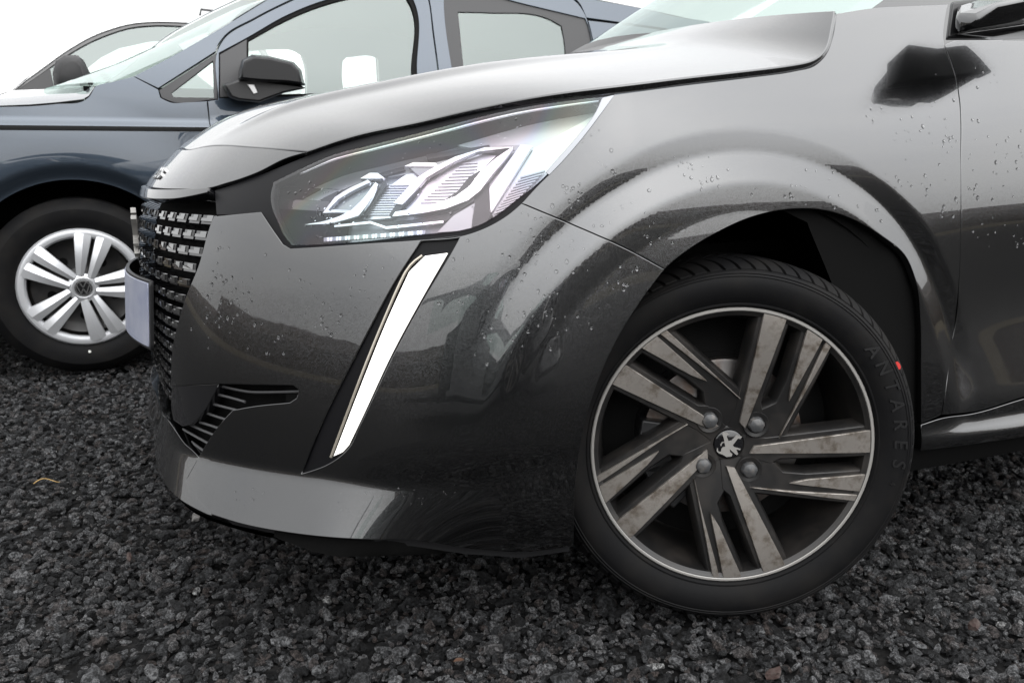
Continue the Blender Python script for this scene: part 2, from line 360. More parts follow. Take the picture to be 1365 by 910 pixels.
M['emblem'] = mat('dulled_silver_emblem', (.30, .29, .275), .45, .3)
M['mirrorblack'] = mat('black_mirror_cap', (.008, .008, .009), .22, spec=.35)
M['seat'] = mat('grey_seat_cloth', (.08, .08, .085), .9)

# ------------------------------------------------------------------ hatchback: the side and nose shell
PLAN = np.array([(-.862, .87), (-.854, .74), (-.835, .60), (-.800, .47), (-.738, .355), (-.650, .252), (-.545, .162), (-.425, .092), (-.285, .040), (-.12, .010), (.10, 0), (.45, -.004), (.90, -.008), (1.6, .0), (2.3, .03)])
YC = .87
_pl = np.concatenate([(PLAN[1:][::-1]*[1, -1]+[0, 2*YC]), PLAN]); _t = np.r_[0, np.cumsum(np.linalg.norm(np.diff(_pl, axis=0), axis=1))]; _t -= _t[len(PLAN)-1]
PL = Spline(_t, _pl)
def prof(tab):
    z = np.arange(0, 1.2, .002); s = np.interp(z, [a for a, b in tab], [b for a, b in tab]); k = np.exp(-np.linspace(-2.5, 2.5, 13)**2/2); k /= k.sum()
    s = np.convolve(np.pad(s, 6, 'edge'), k, 'valid'); o = np.cumsum(s)*.002; o -= np.interp(.5, z, o); return z, o
PR_C = prof([(.12, -1.0), (.17, -.7), (.19, .2), (.26, .25), (.30, .05), (.40, -.06), (.50, -.03), (.56, .0), (.60, .10), (.66, .22), (.70, .55), (.74, .95), (.80, 1.1), (.95, 1.3)])
PR_F = prof([(.12, -1.2), (.165, -1.0), (.18, .1), (.20, .42), (.285, .40), (.298, .115), (.40, .13), (.48, .155), (.56, .165), (.60, .22), (.66, .40), (.70, .62), (.75, .85), (.80, 1.1), (.95, 1.4)])
PR_S = prof([(.12, -1.2), (.16, -.8), (.2, -.25), (.26, -.02), (.34, .05), (.45, .07), (.60, .07), (.66, .09), (.72, .17), (.77, .30), (.82, .48), (.86, .60), (.90, .62), (.94, .66), (1.0, .8), (1.1, 1.0)])
PR_D = prof([(.12, -.8), (.18, -.5), (.235, -.4), (.270, -.25), (.276, .5), (.2945, .5), (.300, .05), (.35, .20), (.45, .16), (.55, .02), (.62, .0), (.70, .13), (.77, .26), (.82, .40), (.86, .50), (.90, .52), (.94, .55), (1.0, .7), (1.1, 1.0)])
def arch(r):
    return np.interp(r, [0, .375, .418, .423, .457, .464, .493, .498, .60], [.0035, .0040, .0068, .0060, -.0062, -.0073, -.0010, 0, 0])
_ar = np.arange(0, 1.5, .001); _av = np.convolve(np.pad(arch(_ar), 4, 'edge'), np.ones(9)/9, 'valid')
def bodyf(s, z):
    s = np.asarray(s, float); z = np.asarray(z, float); P = PL(s); e = 1e-3; T = (PL(s+e)-PL(s-e)); T /= np.linalg.norm(T, axis=-1)[..., None]
    n = np.stack([T[..., 1], -T[..., 0]], -1); a = np.abs(s)
    oc = np.interp(z, *PR_C); of = np.interp(z, *PR_F); os_ = np.interp(z, *PR_S); od = np.interp(z, *PR_D)
    w1 = smooth(.12, .50, a); sh_ = .085*(1-smooth(.28, .36, z)); w2 = smooth(.82-sh_, 1.22-2.6*sh_, a); w3 = smooth(1.56, 2.05, a)
    o = oc*(1-w1)+of*w1; o = o*(1-w2)+os_*w2; o = o*(1-w3)+od*w3
    r = np.hypot(P[..., 0]-.012, z-.305); wa = smooth(.92, 1.12, a)*smooth(.27, .42, z)
    D = np.interp(r, _ar, _av)*wa
    # a sharp wing shoulder line fading to the nose
    q = o-D
    return np.stack([P[..., 0]-n[..., 0]*q, P[..., 1]-n[..., 1]*q, z], -1)
_s0 = np.array([0.0, 1e-3]); 
BODY = Shell(bodyf, (-1.6, 3.2), (.13, 1.06), 640, 186, 1)
_n = BODY.normal(np.array([1.4]), np.array([.5]))[0]
if _n[1] > 0: BODY.outward = -1

car = empty('grey_car', 'dark grey metallic hatchback, nose and steered front wheel filling the foreground', 'car', (0.9, .87, 0))

FENDER = [(818, 126), (900, 115), (1000, 103), (1060, 94.5), (1085, 88), (1101, 73), (1110, 50), (1115, 18), (1160, 11), (1210, 8), (1264, 6), (1260, 28), (1258, 50), (1260, 64), (1273, 98.6), (1279, 133), (1281, 214), (1281, 300), (1279, 370), (1272, 440), (1262, 511), (1255, 553), (1228, 565),
          (1228, 500), (1227, 425), (1222, 379), (1206, 340), (1174, 314), (1144, 296), (1101, 281), (1056, 279), (1011, 287), (951, 313), (902, 345), (886, 359),
          (840, 334), (790, 311), (740, 290), (695, 271), (714, 250), (747, 217), (775.5, 184), (802, 149)]
BUMPER = [(285, 288), (348, 282), (361, 302), (377, 325), (387, 331), (420, 329), (490, 324), (557, 319.5), (620, 313), (654, 300), (677, 286), (695, 271),
          (740, 290), (790, 311), (840, 334), (886, 359), (850, 408), (815, 468), (790, 530), (775, 590), (767, 650), (765, 728),
          (700, 736), (640, 733), (546, 720), (496, 719.5), (391, 711), (317, 697), (282, 686), (262, 664), (247, 640),
          (264, 609), (296, 561), (310, 546), (338, 541), (386, 536), (395, 530), (398, 520), (391, 514), (340, 513), (289, 512), (227, 515),
          (228, 488), (231, 455), (236, 434), (245.6, 401), (264, 355), (282, 295)]
DRLBAY = [(561, 322), (613, 315.5), (600, 339), (566, 396), (525, 471), (481, 563), (464, 597), (455, 606), (437, 618), (402, 631), (433, 556), (461, 500), (493, 438), (527, 375)]
panel('front_wing', FENDER, BODY, M['paint'], car, step=.0048)
bp_ = panel('front_bumper', BUMPER, BODY, M['paint'], car, step=.008, holes=[DRLBAY], corner=24)
panel('lamp_bay', DRLBAY, BODY, M['surround'], car, off=-.006, gap=-.001, rim=False, corner=24)
drlo = panel('daytime_running_light', [(566, 341), (596, 337), (564, 393), (523, 468), (479, 561), (463, 594), (455, 603), (444, 608), (485, 502), (515, 428), (545, 362)], BODY, M['drl'], car, off=-.001, gap=.0012, thick=.006, corner=14)
M['ribgrey'] = mat('fine_reflector_rib', (.62, .62, .66), .3, .85)
M['lampback'] = mat('satin_grey_lamp_housing', (.30, .31, .33), .35, .6)
# ------------------------------------------------------------------ more of the grey car's skin
def cs(p): return BODY.cast(*p)
def pq(*px): return [tuple(cs(p)) for p in px]
def mir(ab): return [(-a, b) for a, b in reversed(ab)]
# bonnet nose panel (full width), trim strip, lip
top = pq((410, 204), (370, 200), (330, 197), (300, 195), (275, 196.5), (258, 200))
bot = pq((221, 252.5), (240, 253), (262, 253), (285, 250.5), (300, 246), (320, 240), (345, 230.5), (380, 213))
zt = top[-1][1]; zb = bot[0][1]
cap_ab = top + [(0.10, zt+.002), (0.0, zt+.003)]; capb = [(0.0, zb), (.1, zb)] + bot
full = cap_ab[:-1] + [(0.0, zt+.003)] + mir(cap_ab[:-1]) + mir(capb[1:]) + [(0.0, zb)] + capb[1:]
cap = panel('bonnet_nose_panel', full, BODY, M['paint'], car, params=True, off=.002)
t1 = pq((283, 254.5), (262, 255.5), (240, 256.5), (221, 256.5)); b1 = pq((221, 267), (240, 266.5), (262, 263), (281, 259))
a = t1+[(0.0, t1[-1][1])]; b = b1
panel('grille_trim', a + mir(t1) + mir(b1) + [(0.0, b1[0][1])] + b1, BODY, M['satin'] if 0 else M['gloss'], car, params=True, off=.008, thick=.02, gap=0)
lt = pq((264, 609), (256, 601), (246, 592), (236, 578), (228, 566)); lr = pq((247, 640), (262, 664), (282, 686))
lipz = lt[-1][1]
right = lt + [(.30, lipz-.004), (.15, lipz-.006)]
botl = [(.15, .236), (.35, .232), (.47, .219)] + [lr[2]]
lip = panel('front_lip', right + [(0.0, lipz-.006)] + mir(right) + mir(lr) + [(-.47, .219), (-.35, .232), (-.15, .236), (0.0, .237)] + botl + [lr[1], lr[0]], BODY, M['paint'], car, params=True, off=.0004, thick=.02, gap=-.0012, edge=.0006)
print('cap', top[0], bot, 'lip', lt, lr)
# door, sill
dl = pq((1259, 60), (1273, 98.6), (1279, 133), (1281, 214), (1281, 300), (1279, 370), (1272, 440), (1262, 511), (1255.5, 553))
db = pq((1290, 550), (1365, 529))
print('door', dl, db)
door = panel('front_door', dl + db + [(2.55, db[-1][1]), (2.55, cs((1365, 54))[1]), tuple(cs((1365, 54))), tuple(cs((1320, 54))), (dl[0][0]+.01, dl[0][1]+.004)], BODY, M['paint'], car, params=True, step=.014)
z0 = db[-1][1]
panel('sill', pq((1228, 566), (1256, 557), (1290, 552), (1365, 531)) + [(2.7, z0-.002), (2.7, .243), tuple(cs((1227, 601)))], BODY, M['paint'], car, params=True, thick=.03)
LENS = [(364.6, 243), (396, 227.6), (441.6, 207.5), (496.5, 193), (544, 181), (600, 166.5), (640, 156), (692, 144.5), (747, 136), (803, 129.5), (816, 128.5), (800, 148.6), (775.5, 182), (745, 215.5), (712, 248), (687, 267), (664, 285), (641, 299), (613, 307), (560, 312.5), (490, 321), (424, 326), (389, 327), (380, 316), (371, 297), (363, 277), (361, 260)]
# black surround round the lamp, grille backing, inner skins added to black out the panel gaps
panel('lamp_surround', [(286, 284), (284, 252), (300, 247), (345, 231), (412, 204), (486, 179), (549, 166), (648, 144), (747, 127), (819, 118), (818, 128), (802, 150), (775.5, 185), (747, 218), (714, 251), (695, 273), (677, 288), (654, 302), (620, 315), (557, 321), (490, 326), (420, 331), (387, 333), (377, 327), (361, 304), (348, 284)], BODY, M['surround'], car, off=-.0045, gap=0, thick=.012, holes=[LENS])
def inner(name, ab, off, m): return panel(name, ab, BODY, m, car, params=True, off=off, gap=0, rim=False, step=.03)
inner('grille_backing', [(.62, .14), (.74, .30), (.74, .74), (0, .76), (-.74, .74), (-.74, .30), (-.62, .14), (0, .13)], -.040, M['cavity'])
inner('inner_skin', [(.66, .2), (.93, .15), (.93, .56), (1.10, .66), (1.22, .705), (1.40, .705), (1.52, .66), (1.60, .5), (1.64, .2), (3.0, .2), (3.0, .90), (1.9, .93), (1.62, .93), (1.40, .86), (1.26, .83), (1.20, .74), (1.0, .60), (.9, .58), (.66, .58)], -.016, M['cavity'])
inner('inner_skin', [(-.66, .2), (-1.5, .15), (-1.5, .86), (-1.15, .80), (-.9, .77), (-.66, .72)], -.016, M['cavity'])
# far flank, plain, so the nose is whole from other sides
fz = np.array([.17, .3, .5, .7, .8, .88])
FARC = [(-(1.246+.37*math.cos(R_(a_))), .305+.375*math.sin(R_(a_))) for a_ in np.linspace(-14, 194, 20)]
panel('far_bumper', [(-.30, .20), (-.60, .17)]+[FARC[-1]]+[q for q in FARC[::-1] if q[0] > -1.1 and q[1] > .3][:4]+[(-.80, .66), (-.55, .68), (-.30, .60)], BODY, M['paint'], car, params=True, step=.02)
panel('far_flank', [q for q in FARC if q[0] < -1.02 or q[1] > .55][::-1]*0+FARC[:15]+[(-.85, .70), (-.80, .80), (-1.2, .88), (-1.6, .95), (-3.1, .95), (-3.1, .22)], BODY, M['paint'], car, params=True, step=.03)

# ---- bonnet
Epx = [(410, 204), (450, 190), (486.5, 179.6), (549, 167), (600, 155.5), (648, 145), (747, 127), (819, 118), (900, 108), (1000, 96.5), (1060, 88.5), (1086, 81), (1099, 68), (1105, 47), (1110, 19)]
E3 = np.array([BODY.f(*cs(p)) for p in Epx]); E3[:, 2] += .004
_te = np.r_[0, np.cumsum(np.linalg.norm(np.diff(E3, axis=0), axis=1))]; _te /= _te[-1]
ES = Spline(_te, E3)
Fp = [(410, 204), (370, 200), (330, 197), (300, 195), (275, 196.5), (258, 200)]; Fab = np.array([cs(p) for p in Fp] + [np.array([.12, zt+.004]), np.array([0.0, zt+.005])])
F3 = BODY.f(Fab[:, 0], Fab[:, 1]); F3[:, 2] += .003; F3[0] = E3[0]
_tf = np.r_[0, np.cumsum(np.linalg.norm(np.diff(F3, axis=0), axis=1))]; _tf /= _tf[-1]
FS = Spline(_tf, F3)
C3 = np.array([F3[-1], (-.66, .87, .850), (-.5, .87, .895), (-.3, .87, .935), (-.1, .87, .967), (.1, .87, 1.000), (.25, .87, 1.040)])
_tc = np.r_[0, np.cumsum(np.linalg.norm(np.diff(C3, axis=0), axis=1))]; _tc /= _tc[-1]
CS = Spline(_tc, C3)
RC = 1.0
def bonnetf(a, b):
    a = np.asarray(a, float); b = np.asarray(b, float); s = np.where(b > 1, -1.0, 1.0); bb = np.where(b > 1, 2-b, b)
    bb = np.clip(bb, 0, 1); g = 1-(1-bb)**2.3
    def base(a_, b_, g_):
        e = ES(a_); c = CS(a_); l = b_ + 0*a_
        return np.stack([e[..., 0]+(c[..., 0]-e[..., 0])*(1-(1-l)**1.6), e[..., 1]+(c[..., 1]-e[..., 1])*l, e[..., 2]+(c[..., 2]-e[..., 2])*g_], -1)
    P = base(a, bb, g); k = np.clip(1-a/.22, 0, 1)**2
    P = P + k[..., None]*(FS(bb)-base(np.zeros_like(a), bb, g))
    ridge = .010*np.exp(-((bb-.52+.10*a)/.055)**2)*smooth(0, .18, a)*(1-smooth(.45, .95, a))
    P[..., 2] += ridge
    P[..., 1] = np.where(s < 0, 2*YC-P[..., 1], P[..., 1]); return P
HOOD = Shell(bonnetf, (0, 1), (0.0, 2.0), 120, 160, 1)
if HOOD.normal(np.array([.5]), np.array([.6]))[0][2] < 0: HOOD.outward = -1
def gridpanel(name, sh, ar, br, na, nb, m, parent, thick=.015, world=True, roll=.002):
    A = np.linspace(*ar, na); B = np.linspace(*br, nb); a, b = np.meshgrid(A, B, indexing='ij'); P = sh.f(a.ravel(), b.ravel())
    ac = np.clip(a.ravel(), ar[0]+1e-3, ar[1]-1e-3); bc = np.clip(b.ravel(), br[0]+1e-3, br[1]-1e-3)
    k = np.abs(bc-1) < 2e-3; bc = np.where(k, 1-2e-3, bc)
    N = sh.normal(ac, bc)
    if k.any(): N[k, 1] = 0; N[k] /= np.linalg.norm(N[k], axis=1)[:, None]
    V = list(P); NN = list(N); F = []
    for i in range(na-1):
        for j in range(nb-1):
            q = i*nb+j; F.append((q, q+nb, q+nb+1, q+1))
    c = np.cross(P[nb]-P[0], P[1]-P[0]); 
    if c @ N[0] < 0: F = [f[::-1] for f in F]
    loop = [i*nb for i in range(na)] + [(na-1)*nb+j for j in range(1, nb)] + [i*nb+nb-1 for i in range(na-2, -1, -1)] + [j for j in range(nb-2, 0, -1)]
    Q = P[loop]; n = N[loop]; t = np.roll(Q, -1, 0)-np.roll(Q, 1, 0); o = np.cross(t, n); o /= np.linalg.norm(o, axis=1)[:, None]+1e-12
    ctr = P.mean(0); sgn = 1 if np.mean(np.sum(o*(Q-ctr), 1)) > 0 else -1; o *= sgn
    b0 = len(V); m_ = len(loop)
    for q, nn in ((Q, n), (Q+o*roll*.7-n*roll*.3, n*.7+o*.7), (Q+o*roll-n*roll, o), (Q+o*roll-n*thick, o)): V += list(q); NN += list(nn/np.linalg.norm(nn, axis=1)[:, None])
    for j in range(3):
        for i in range(m_):
            a1 = b0+j*m_+i; a2 = b0+j*m_+(i+1) % m_; f = (a1, a1+m_, a2+m_, a2); c = np.cross(np.array(V[a1+m_])-V[a1], np.array(V[a2+m_])-V[a1])
            F.append(f if c @ NN[a1+m_] >= 0 else f[::-1])
    return link(name, mesh(name, V, F, NN), m, parent, world)
gridpanel('bonnet', HOOD, (0, 1), (0, 2), 130, 150, M['paint'], car, thick=.012, roll=.003)

# ---- grille teeth: rows of small stepped blocks, each one a piece
rows_px = [(281, 290), (272, 312), (263, 334), (254, 356), (246, 377), (240, 398), (236, 416), (233, 434), (231, 450), (229, 467), (228, 484), (228, 501), (228, 518), (228, 535)]
grille = MB().build if False else None
gr = panel('grille', [(.70, .715), (0, .735), (-.70, .715), (-.70, .70), (0, .72), (.70, .70)], BODY, M['gloss'], car, params=True, off=-.03, gap=0, thick=.01)
def bp(s, z, off):
    s = np.atleast_1d(np.array(s, float)); z = np.atleast_1d(np.array(z, float)); return BODY.f(s, z)+BODY.normal(s, z)*off
facet = mat('dark_chrome_facet', (.21, .21, .21), .12, .9, 1, .02)
cnt = 0
for k, p in enumerate(rows_px):
    sr, zr = cs(p); w = .034; h = .0095; pitch = .0475
    ncol = 17 if k < 10 else 14
    for j in range(ncol):
        s1 = sr-.004-j*pitch; w = .034 if j < 1 else (.028 if j < 3 else .022); s0 = s1-w; off0 = -.006
        if s1 < -.20 or cnt > 290: break
        zz = zr-h/2+.0006
        poly = [(s0, zz), (s1, zz), (s1, zz+h), (s0+w*.47, zz+h), (s0+w*.47, zz+h*.52), (s0, zz+h*.52)]
        V = []; F = []
        fr = bp([q[0] for q in poly], [q[1] for q in poly], off0)
        V += list(fr); V += list(bp([q[0] for q in poly], [q[1] for q in poly], off0-.004)); n = 6
        F.append((0, 1, 2, 3, 4, 5)); F += [(i, i+n, (i+1) % n+n, (i+1) % n) for i in range(n)]
        bx = [(s0-.003, zz-.004), (s1+.004, zz-.004), (s1+.004, zz+h+.001), (s0-.003, zz+h+.001)]
        b0 = len(V); V += list(bp([q[0] for q in bx], [q[1] for q in bx], off0-.0035)); V += list(bp([q[0] for q in bx], [q[1]-.002 for q in bx], -.038))
        F.append((b0, b0+1, b0+2, b0+3)); F += [(b0+i, b0+i+4, b0+(i+1) % 4+4, b0+(i+1) % 4) for i in range(4)]
        me = mesh('grille_tooth', V, F, smooth=False); me.materials.append(facet); me.materials.append(M['gloss'])
        me.polygons.foreach_set('material_index', ([0] if s1 > .06 else [1])*7+[1]*5)
        link('grille_tooth', me, None, gr); cnt += 1
# ---- lower intake with slats
ip = [(289, 512), (391, 514), (398, 520), (395, 530), (386, 536), (338, 541), (310, 546), (296, 561), (264, 609), (246, 592), (228, 566), (229, 559), (240, 567), (251, 565), (262, 556)]
intake = panel('fog_intake', ip, BODY, M['cavity'], car, off=-.035, gap=-.006, rim=False)
def strip_on(name, pxs, w, m, parent, off=-.012, t=.004, sh=BODY):
    P = []
    for p in resample_open(pxs, 8): ab = sh.cast(*p); P.append(sh.f(ab[:1], ab[1:])[0]+sh.normal(ab[:1], ab[1:])[0]*off)
    return MB().tube(P, w, 6).build(name, m, parent)
for q in ([(285, 515.6), (320, 523), (350, 524), (396, 523)], [(281, 527), (297, 531), (318, 537)], [(275, 540), (294, 545), (306, 548)], [(266, 552), (280, 557), (296, 562)], [(256, 564), (272, 569), (291, 576)], [(243, 567), (262, 576), (285, 585)], [(233, 573), (252, 584), (274, 596)], [(238, 585), (250, 594), (265, 604)]):
    strip_on('slat', q, .0022, M['greyplast'], intake, off=-.014)
panel('shaded_fin', [(289, 512.5), (227, 515.5), (227, 552), (229, 559), (240, 567), (251, 565), (262, 556)], BODY, M['gloss'], car, off=-.003, gap=0, thick=.02)  # bumper fin in shadow, its shade put in as a gloss-black panel
strip_on('lamp_edge', [(441, 609), (481, 502), (511, 428), (541, 362), (563, 340.5)], .0022, M['drlrim'], drlo, off=.0, t=.002)
# ---- number plate, curved a little with the bumper
def platef(a, b): a = np.asarray(a, float); b = np.asarray(b, float); return np.stack([-.888+.66*(a-.87)**2+(b-.49)*-.06*0+(.5-b)*-.08, a, b], -1)
PLT = Shell(platef, (.6, 1.14), (.38, .56), 60, 10, 1)
if PLT.normal(np.array([.8]), np.array([.5]))[0][0] > 0: PLT.outward = -1
panel('number_plate', [(.615, .43), (1.125, .43), (1.125, .545), (.615, .545)], PLT, M['plate'], car, params=True, gap=0, thick=.006, step=.03)
panel('plate_holder', [(.61, .425), (1.13, .425), (1.13, .55), (.61, .55)], PLT, M['satin'], car, params=True, gap=0, off=-.002, thick=.007, step=.03)
# ---- emblem on the grille and model badge on the nose
LION = [(460, 410), (485, 405), (515, 425), (495, 435), (500, 455), (512, 480), (535, 475), (560, 447), (570, 432), (620, 445), (603, 464), (586, 460), (566, 487), (546, 515), (562, 532), (610, 545), (606, 556), (576, 550), (592, 588), (580, 598), (540, 562), (522, 548), (530, 575), (546, 588), (540, 608), (500, 612), (468, 592), (440, 582), (420, 565), (422, 540), (430, 540), (431, 560), (442, 570), (455, 566), (456, 545), (470, 530), (488, 525), (478, 490), (462, 500), (453, 525), (447, 510), (458, 490), (480, 484), (470, 450), (460, 428)]
def flat_poly(pts2, t, name, m, parent, M4, world=False, bev=.0006):
    P = np.array(pts2, float); n = len(P); r = delaunay_2d_cdt([Vector(p) for p in P], [(i, (i+1) % n) for i in range(n)], [], 1, 1e-7)
    ab = np.array([tuple(v) for v in r[0]]); F = [f for f in r[2]]; nn = len(ab)
    V = [(x, y, t) for x, y in ab] + [(x, y, t) for x, y in P] + [(x, y, 0) for x, y in P]; FF = []
    for f in F:
        a_, b_, c_ = ab[f[0]], ab[f[1]], ab[f[2]]; FF.append(tuple(f) if np.cross(b_-a_, c_-a_) > 0 else tuple(f)[::-1])
    FF += [(nn+i, nn+n+i, nn+n+(i+1) % n, nn+(i+1) % n) for i in range(n)]
    V = [tuple(M4 @ Vector(v)) for v in V]
    return link(name, mesh(name, V, FF, smooth=False), m, parent, world)
lc = np.array([520, 508.0]); lion2 = [((x-lc[0])/200, -(y-lc[1])/200) for x, y in LION]
Mx = Matrix(((0, 0, -1, -.852), (-1, 0, 0, .87), (0, 1, 0, .618), (0, 0, 0, 1)))     # seen from the front
flat_poly([(x*.098, y*.098) for x, y in lion2], .010, 'front_emblem', M['emblem'], car, Mx, True)
def glyph(ch, size, m, name, parent, M4, t=.0012, world=False, shear=0, bold=0):
    c = bpy.data.curves.new('t', 'FONT'); c.body = ch; c.size = size; c.extrude = t; c.align_x = 'CENTER'; c.align_y = 'CENTER'; c.shear = shear; c.offset = bold; c.resolution_u = 4
    o = bpy.data.objects.new('t', c); me = bpy.data.meshes.new_from_object(o); bpy.data.objects.remove(o); bpy.data.curves.remove(c)
    me.transform(M4); me.materials.clear(); me.name = name
    return link(name, me, m, parent, world)
bs, bz = cs((216, 233)); print('badge', bs, bz)
for i, ch in enumerate('208'):
    s_ = bs-.012+(i-1)*.026; p = bp(s_, bz, .003)[0]; n = BODY.normal(np.array([s_]), np.array([bz]))[0]; tx = bp(s_+.01, bz, 0)[0]-bp(s_-.01, bz, 0)[0]; tx /= np.linalg.norm(tx); ty = np.cross(n, tx)
    glyph(ch, .036, M['badge'], 'badge_numeral', car, Matrix(((tx[0], ty[0], n[0], p[0]), (tx[1], ty[1], n[1], p[1]), (tx[2], ty[2], n[2], p[2]), (0, 0, 0, 1))), .002, True, bold=.0012)

# ---- headlamp

lamp = panel('headlamp', [(x, y) for x, y in LENS], BODY, M['lampback'], car, off=-.046, gap=0, rim=False)
wall = []
def el(name, px, m, off, thick=.006, edge=.0008, corner=9):
    return panel(name, px, BODY, m, lamp, off=off, gap=0, thick=thick, step=.012, pxstep=6, edge=edge, corner=corner)
el('upper_bezel', [(600, 171), (692, 148), (803, 131.5), (772, 172), (735, 186), (706, 184), (690, 178), (640, 179)], mat('pale_lamp_bezel', (.5, .52, .55), .35, .4), -.036)
el('bezel', [(380, 250), (440, 216), (500, 200), (560, 187), (640, 176), (700, 172), (690, 182), (640, 181), (560, 200), (520, 210), (480, 214), (440, 232), (400, 256)], M['lampgrey'], -.040)
el('reflector', [(418.7, 272.5), (436, 250.5), (452.6, 240), (482, 226), (502, 226), (485.5, 242), (463.5, 271.6), (436, 270.7)], M['lampgrey'], -.034)
el('reflector_edge', [(418.7, 273), (436, 250), (453, 239), (482, 225), (485, 228), (456, 243), (440, 253), (424, 270), (436, 268), (462, 270), (461, 273), (436, 272)], M['bowl'], -.026)
el('reflector_edge', [(472.7, 224), (485.5, 216.6), (496.5, 216.6), (505.7, 224)], M['reflector'], -.024)
el('light_guide', [(397.6, 293.5), (423, 289), (445, 281.5), (461.7, 272.4), (478, 256), (495, 233), (498, 236), (484, 262), (471, 280), (452.6, 286), (428.8, 292)], M['reflector'], -.018)
e4 = el('reflector_bowl', [(471.8, 278), (485.5, 253), (504, 233), (533, 211), (553, 207.5), (564, 216.6), (548, 240.4), (522, 257), (511, 275), (493, 277)], M['bowl'], -.036)
e5 = el('reflector_bowl', [(531, 262), (545, 244), (560, 226), (600, 200), (628, 188), (652, 190), (632, 212), (620, 230), (600, 250), (580, 262), (545, 270)], M['bowl'], -.032)
el('light_guide', [(518, 281), (522, 275), (545, 271), (575, 264), (603, 254), (622, 240), (636, 220), (655, 203), (680, 186), (669, 202), (650, 226), (636, 246), (620, 259), (590, 270.5), (556, 276.5)], M['reflector'], -.018)
el('light_guide', [(519, 260), (533, 244), (548, 226), (566, 214), (600, 196), (640, 184), (676, 184.5), (630, 189), (598, 203), (562, 224), (546, 244), (530, 262)], M['reflector'], -.022)
el('slot', [(581, 259), (604, 243), (619, 223), (633, 214.5), (628, 226), (611, 246), (593, 257)], M['lampdark'], -.026)
el('bezel', [(533, 204), (544, 199), (573, 200), (577, 205)], M['reflector'], -.028)
el('side_guide', [(688.6, 180.5), (704, 182.7), (651, 276), (648, 241)], M['lampwhite'], -.024)
el('side_bezel', [(706, 182), (800, 135), (775, 178), (740, 212), (690, 262), (655, 282), (652, 276)], M['lampwhite'], -.032)
el('divider', [(628, 240), (646, 230), (650, 280), (640, 298), (624, 300)], M['lampdark'], -.026)
el('bezel', [(577.6, 302.5), (599.6, 278), (628, 260.7), (624, 300)], M['lampgrey'], -.026)
el('trim_line', [(436, 293), (486, 287), (508, 295), (545, 291), (586, 287), (586, 289.5), (545, 294), (508, 298), (486, 290), (436, 295.5)], M['reflector'], -.022, .003)
el('side_bezel', [(560, 187), (643, 176), (645, 180), (562, 193)], M['lampdark'], -.030)
el('gap', [(504, 227), (487, 250), (473, 275), (477, 277), (491, 254), (509, 230)], M['lampdark'], -.027)  # dark gap strips draw in the shading between lamp modules
el('gap', [(561, 219), (549, 240), (524, 257), (512, 276), (517, 278), (530, 264), (546, 246), (557, 229), (567, 215)], M['lampdark'], -.025)
el('lower_shroud', [(430, 287), (455, 289), (500, 285), (519, 284), (560, 279), (610, 266), (640, 247), (644, 254), (624, 272), (586, 284), (545, 288), (508, 291), (486, 285), (436, 292)], M['lampdark'], -.030)
el('gap', [(440, 236), (470, 222), (500, 208), (530, 200), (531, 204), (500, 214), (470, 226), (444, 240)], M['lampdark'], -.036)
el('facet', [(540, 206), (575, 198), (612, 190), (600, 196), (565, 212), (556, 222)], M['lampgrey'], -.030)
el('facet', [(612, 186), (650, 178), (690, 178), (681, 184), (640, 184)], M['lampback'], -.030)
el('facet', [(398, 262), (416, 246), (436, 236), (430, 246), (412, 268)], M['lampdark'], -.036)
el('facet', [(652, 206), (668, 194), (684, 184), (650, 238), (640, 246)], M['lampgrey'], -.028)
for i in range(13):
    y = 200+i*4.6; xa = 552+(256-y)*1.0 if y < 256 else 552; xb = min(628, 640-(y-196)*.9)
    if xb-xa > 6: el('rib', [(xa, y), (xb, y-.4), (xb, y+.5), (xa, y+.9)], M['ribgrey'], -.030, .002, .0003)
for i in range(34):     # small optic cells along the bottom edge
    x = 425+i*4.1; y = 318.5-(x-425)*.075
    el('optic_cell', [(x, y-5), (x+3.1, y-5.2), (x+3.1, y), (x, y+.3)], M['reflector'] if i % 3 else M['lampgrey'], -.014, .004, .0004)
for i in range(12):     # ribs of the side marker
    x = 690-i*3.2; y = 226+i*4.6
    el('rib', [(x, y), (x+34-i*1.0, y-8), (x+34-i, y-6.4), (x, y+1.8)], M['lampgrey'], -.024, .004, .0004)
for i in range(13):     # ribs of the two reflectors
    y = 228+i*3.6; el('rib', [(494+(246-y)*.55 if y > 246 else 494+(246-y)*.9, y), (548-(y-225)*.62, y-.6), (548-(y-225)*.62, y+.5), (494+(246-y)*.55 if y > 246 else 494+(246-y)*.9, y+1.1)], M['ribgrey'], -.033, .002, .0003)
el('top_highlight', [(397, 228), (441.6, 208), (496.5, 193.5), (544, 181.5), (600, 167), (640, 156.5), (692, 145), (747, 136.5), (800, 130), (798, 131.6), (747, 138.3), (692, 147), (640, 158.4), (600, 168.8), (544, 183), (496.5, 195), (441.6, 209.3)], M['lampwhite'], -.006, .003, .0003)  # white strip painted in as the highlight along the lens top
lensm = M['lens']
lens = panel('lens', LENS, BODY, M['lens'], lamp, off=0, gap=.0005, thick=.004)
panel('lens_edge', [(818, 127.5), (802, 149.6), (775.5, 184.5), (747, 217.5), (732, 233), (728, 230), (742, 214), (770, 182), (795, 149), (803, 131)], BODY, M['lampback'], lamp, off=.0008, gap=.0004, thick=.003)
